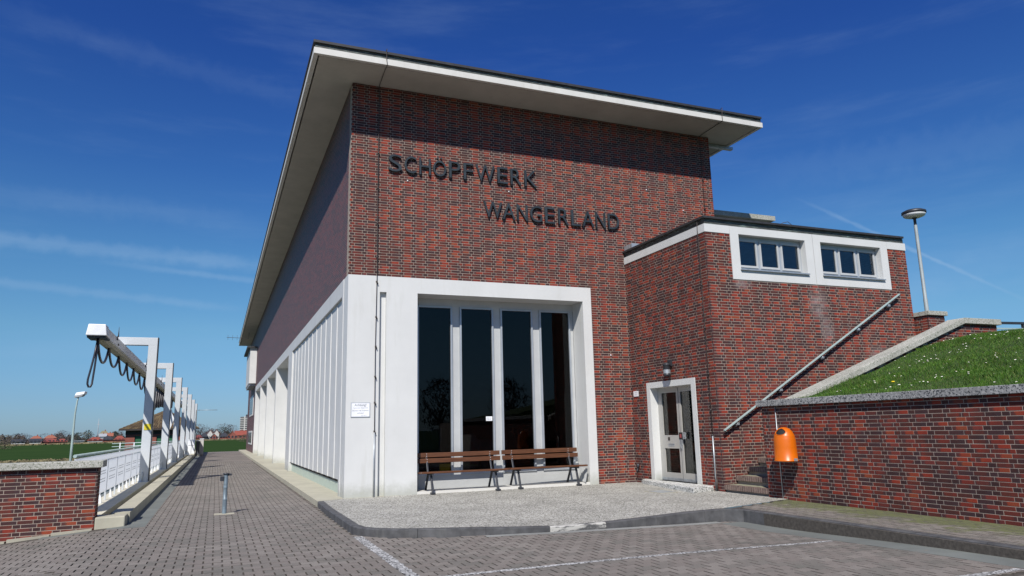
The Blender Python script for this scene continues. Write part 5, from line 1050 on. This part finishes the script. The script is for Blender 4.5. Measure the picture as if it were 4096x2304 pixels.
# apartment tower
a = far_pt(958, 1300); c = far_pt(994, 1300); U = (c-a).normalized(); Nb = Vector((-U.y, U.x, 0)); w = (c-a).length
TW = thing('apartment_tower', a, 'far grey apartment tower with white balcony bands at the roof edge of the hall', 'building')
def bx3(b, u0, u1, v0, v1, z0, z1): P = lambda u, v, z: a+U*u+Nb*v+Vector((0,0,z)); b.raw([P(u0,v0,z0),P(u1,v0,z0),P(u1,v1,z0),P(u0,v1,z0),P(u0,v0,z1),P(u1,v0,z1),P(u1,v1,z1),P(u0,v1,z1)], [(0,3,2,1),(4,5,6,7),(0,1,5,4),(1,2,6,5),(2,3,7,6),(3,0,4,7)])
b = MB(); bx3(b, 0, w, 0, 12, 0, 32); b.build('wall', 'fargrey', TW)
for k in range(9):
    b = MB(); bx3(b, -.5, w*.42, -1.2, 0, 4+k*3.1, 5.3+k*3.1); bx3(b, w*.55, w+.5, -1.2, 0, 4+k*3.1, 5.3+k*3.1); b.build('balcony', 'farwhite', TW); b = MB(); bx3(b, 0, w*.42, -.1, 0, 5.3+k*3.1, 6.9+k*3.1); bx3(b, w*.55, w, -.1, 0, 5.3+k*3.1, 6.9+k*3.1); b.build('window_row', 'farglass', TW)
b = MB(); bx3(b, w*.42, w*.55, -.4, 0, 2, 33); b.build('stair_tower', 'farwhite', TW); b = MB(); bx3(b, w*.6, w, 2, 8, 32, 35.5); b.build('lift_house', 'fardark', TW)
b = MB(); p = far_pt(390, 520); b.tube([(p.x,p.y,-1.6),(p.x,p.y,13)], [.35,.12], 5); b.box(p.x-.8, p.x+.8, p.y-.1, p.y+.1, 9.5, 9.8); tag(b.build('radio_mast', 'fargrey', origin=(p.x,p.y,-1.6)), 'thin radio mast above the village roofs', 'mast')
def tree(px, dist, h, w, kind, label, base=-1.6, n=260, name='bare_tree', group='trees of the village on the horizon', pt=None):
    p = pt or far_pt(px, dist, base); T = thing(name, p, label, 'tree', group)
    b = MB(); b.tube([p, p+Vector((0,0,h*.45)), p+Vector((.1*w,0,h*.8))], [h*.03,h*.02,h*.008], 5)
    if kind != 'bush':
        for k in range(9): a = random.uniform(0, 6.28); s = p+Vector((0,0,h*random.uniform(.25,.6))); b.tube([s, s+Vector((math.cos(a)*w*.22, math.sin(a)*w*.22, h*.18)), s+Vector((math.cos(a)*w*.42, math.sin(a)*w*.42, h*.34))], [h*.012,h*.008,h*.003], 4)
    b.build('trunk', 'bark', T); b = MB(); thin = {'twig': .22, 'bush': .6, 'pine': .55}[kind]
    for k in range(n):
        a = random.uniform(0, 6.28); q = random.random()**.5; t = random.uniform(-1, 1); rr = math.sqrt(max(0, 1-t*t))*q*w/2*random.uniform(.75, 1.1)
        c = p+Vector((math.cos(a)*rr, math.sin(a)*rr, h*(.62+.38*t) if kind == 'twig' else h*(.5+.5*t))); d = Vector((random.gauss(0,1), random.gauss(0,1), random.gauss(.6,.8))).normalized(); s = d.orthogonal().normalized()
        l = h*random.uniform(.04, .09); b.face([c-s*l*thin*.5, c+s*l*thin*.5, c+d*l*1.6])
    b.build('crown', kind, T)
TR = [(25, 300, 6.5, 16, 'bush', 'wide bare brown hedge tree at the far left edge'), (-20, 280, 6, 14, 'bush', 'brown bush cut by the left picture edge'), (62, 520, 9, 12, 'twig', 'bare tree above the first dark roof on the left'), (85, 560, 9.5, 16, 'twig', 'wide bare tree behind the white house on the left'),
 (110, 540, 8, 14, 'twig', 'bare tree between the two dark roofs on the left'), (250, 560, 11.5, 13, 'twig', 'tall airy bare tree above the red hip roofs'), (180, 560, 9, 16, 'twig', 'bare tree behind the maroon roof'), (285, 520, 7, 16, 'pine', 'dark mass of trees left of the street lamp'), (310, 530, 9, 10, 'pine', 'dark evergreen just right of the street lamp'),
 (335, 540, 9.5, 18, 'bush', 'dark bushy trees behind the low pale garage'), (352, 545, 11, 8, 'pine', 'pointed evergreen left of the orange-red bungalow'), (462, 560, 9.5, 5, 'pine', 'small pointed evergreen beside the outbuilding roof'), (478, 560, 10, 12, 'twig', 'bare tree at the edge of the outbuilding roof'),
 (800, 560, 15, 20, 'twig', 'tall bare tree right of the gantry frames'), (820, 570, 12, 18, 'twig', 'bare tree behind the dark house on the right'), (785, 560, 12, 16, 'twig', 'bare tree partly behind the last gantry'), (892, 540, 11.5, 14, 'pine', 'round dark evergreen right of the white gables'), (895, 600, 16, 17, 'twig', 'tall bare tree above the dark evergreen'),
 (925, 600, 14.5, 16, 'twig', 'bare tree over the steep orange-red roof'), (868, 580, 10, 12, 'twig', 'bare tree behind the right white gable'), (990, 300, 4.5, 10, 'bush', 'low brown bush at the hall corner below the tower'), (970, 340, 3.6, 9, 'bush', 'low brown bush left of the hall corner')]
for px, dist, h, w, kd, lb in TR: tree(px, dist, h*.70, w*.9, kd, lb, n=420 if kd != 'twig' else 520, name={'twig': 'bare_tree', 'bush': 'bush', 'pine': 'evergreen_tree'}[kd])
# strip of garden hedge below the village, and the park behind the photographer that the panes mirror
hb = MB()
for k in range(2600):
    p = far_pt(random.uniform(-60, 1000), random.uniform(455, 466)); h = random.uniform(.3, .8); a = random.uniform(0, 3.14); q = Vector((math.cos(a), math.sin(a), 0))*random.uniform(.5, 1.2); hb.face([p-q, p+q, p+q*.6+Vector((0,0,h)), p-q*.7+Vector((0,0,h))])
hb.build('garden_verge', 'dry', kind='stuff')
wd_ = MB()
for k in range(9000):
    px = random.choice((random.uniform(-80, 500), random.uniform(-80, 500), random.uniform(785, 1010))); dd = random.uniform(590, 640)
    hh = 4.2+1.7*math.sin(px*.031)+1.2*math.sin(px*.083+1)+.8*math.sin(px*.21); p = far_pt(px, dd); z = random.uniform(0, 1)**.7*max(2, hh)*random.uniform(.75, 1.08)
    d = Vector((random.gauss(0, 1), random.gauss(0, 1), random.gauss(.5, .8))).normalized(); q = d.orthogonal().normalized(); c = p+Vector((0, 0, z)); wd_.face([c-q*.35, c+q*.35, c+d*random.uniform(.8, 1.6)])
wd_.build('distant_wood', 'twig', kind='stuff')
for k in range(9):
    x = -34+k*9.5+random.uniform(-2, 2); tree(0, 0, random.uniform(8, 12), random.uniform(7, 10), 'twig', 'bare tree number %s from the left in the row behind the car park' % 'one two three four five six seven eight nine'.split()[k], pt=Vector((x, -98+random.uniform(-3, 3), -1.6)), n=700, group='bare trees behind the car park')
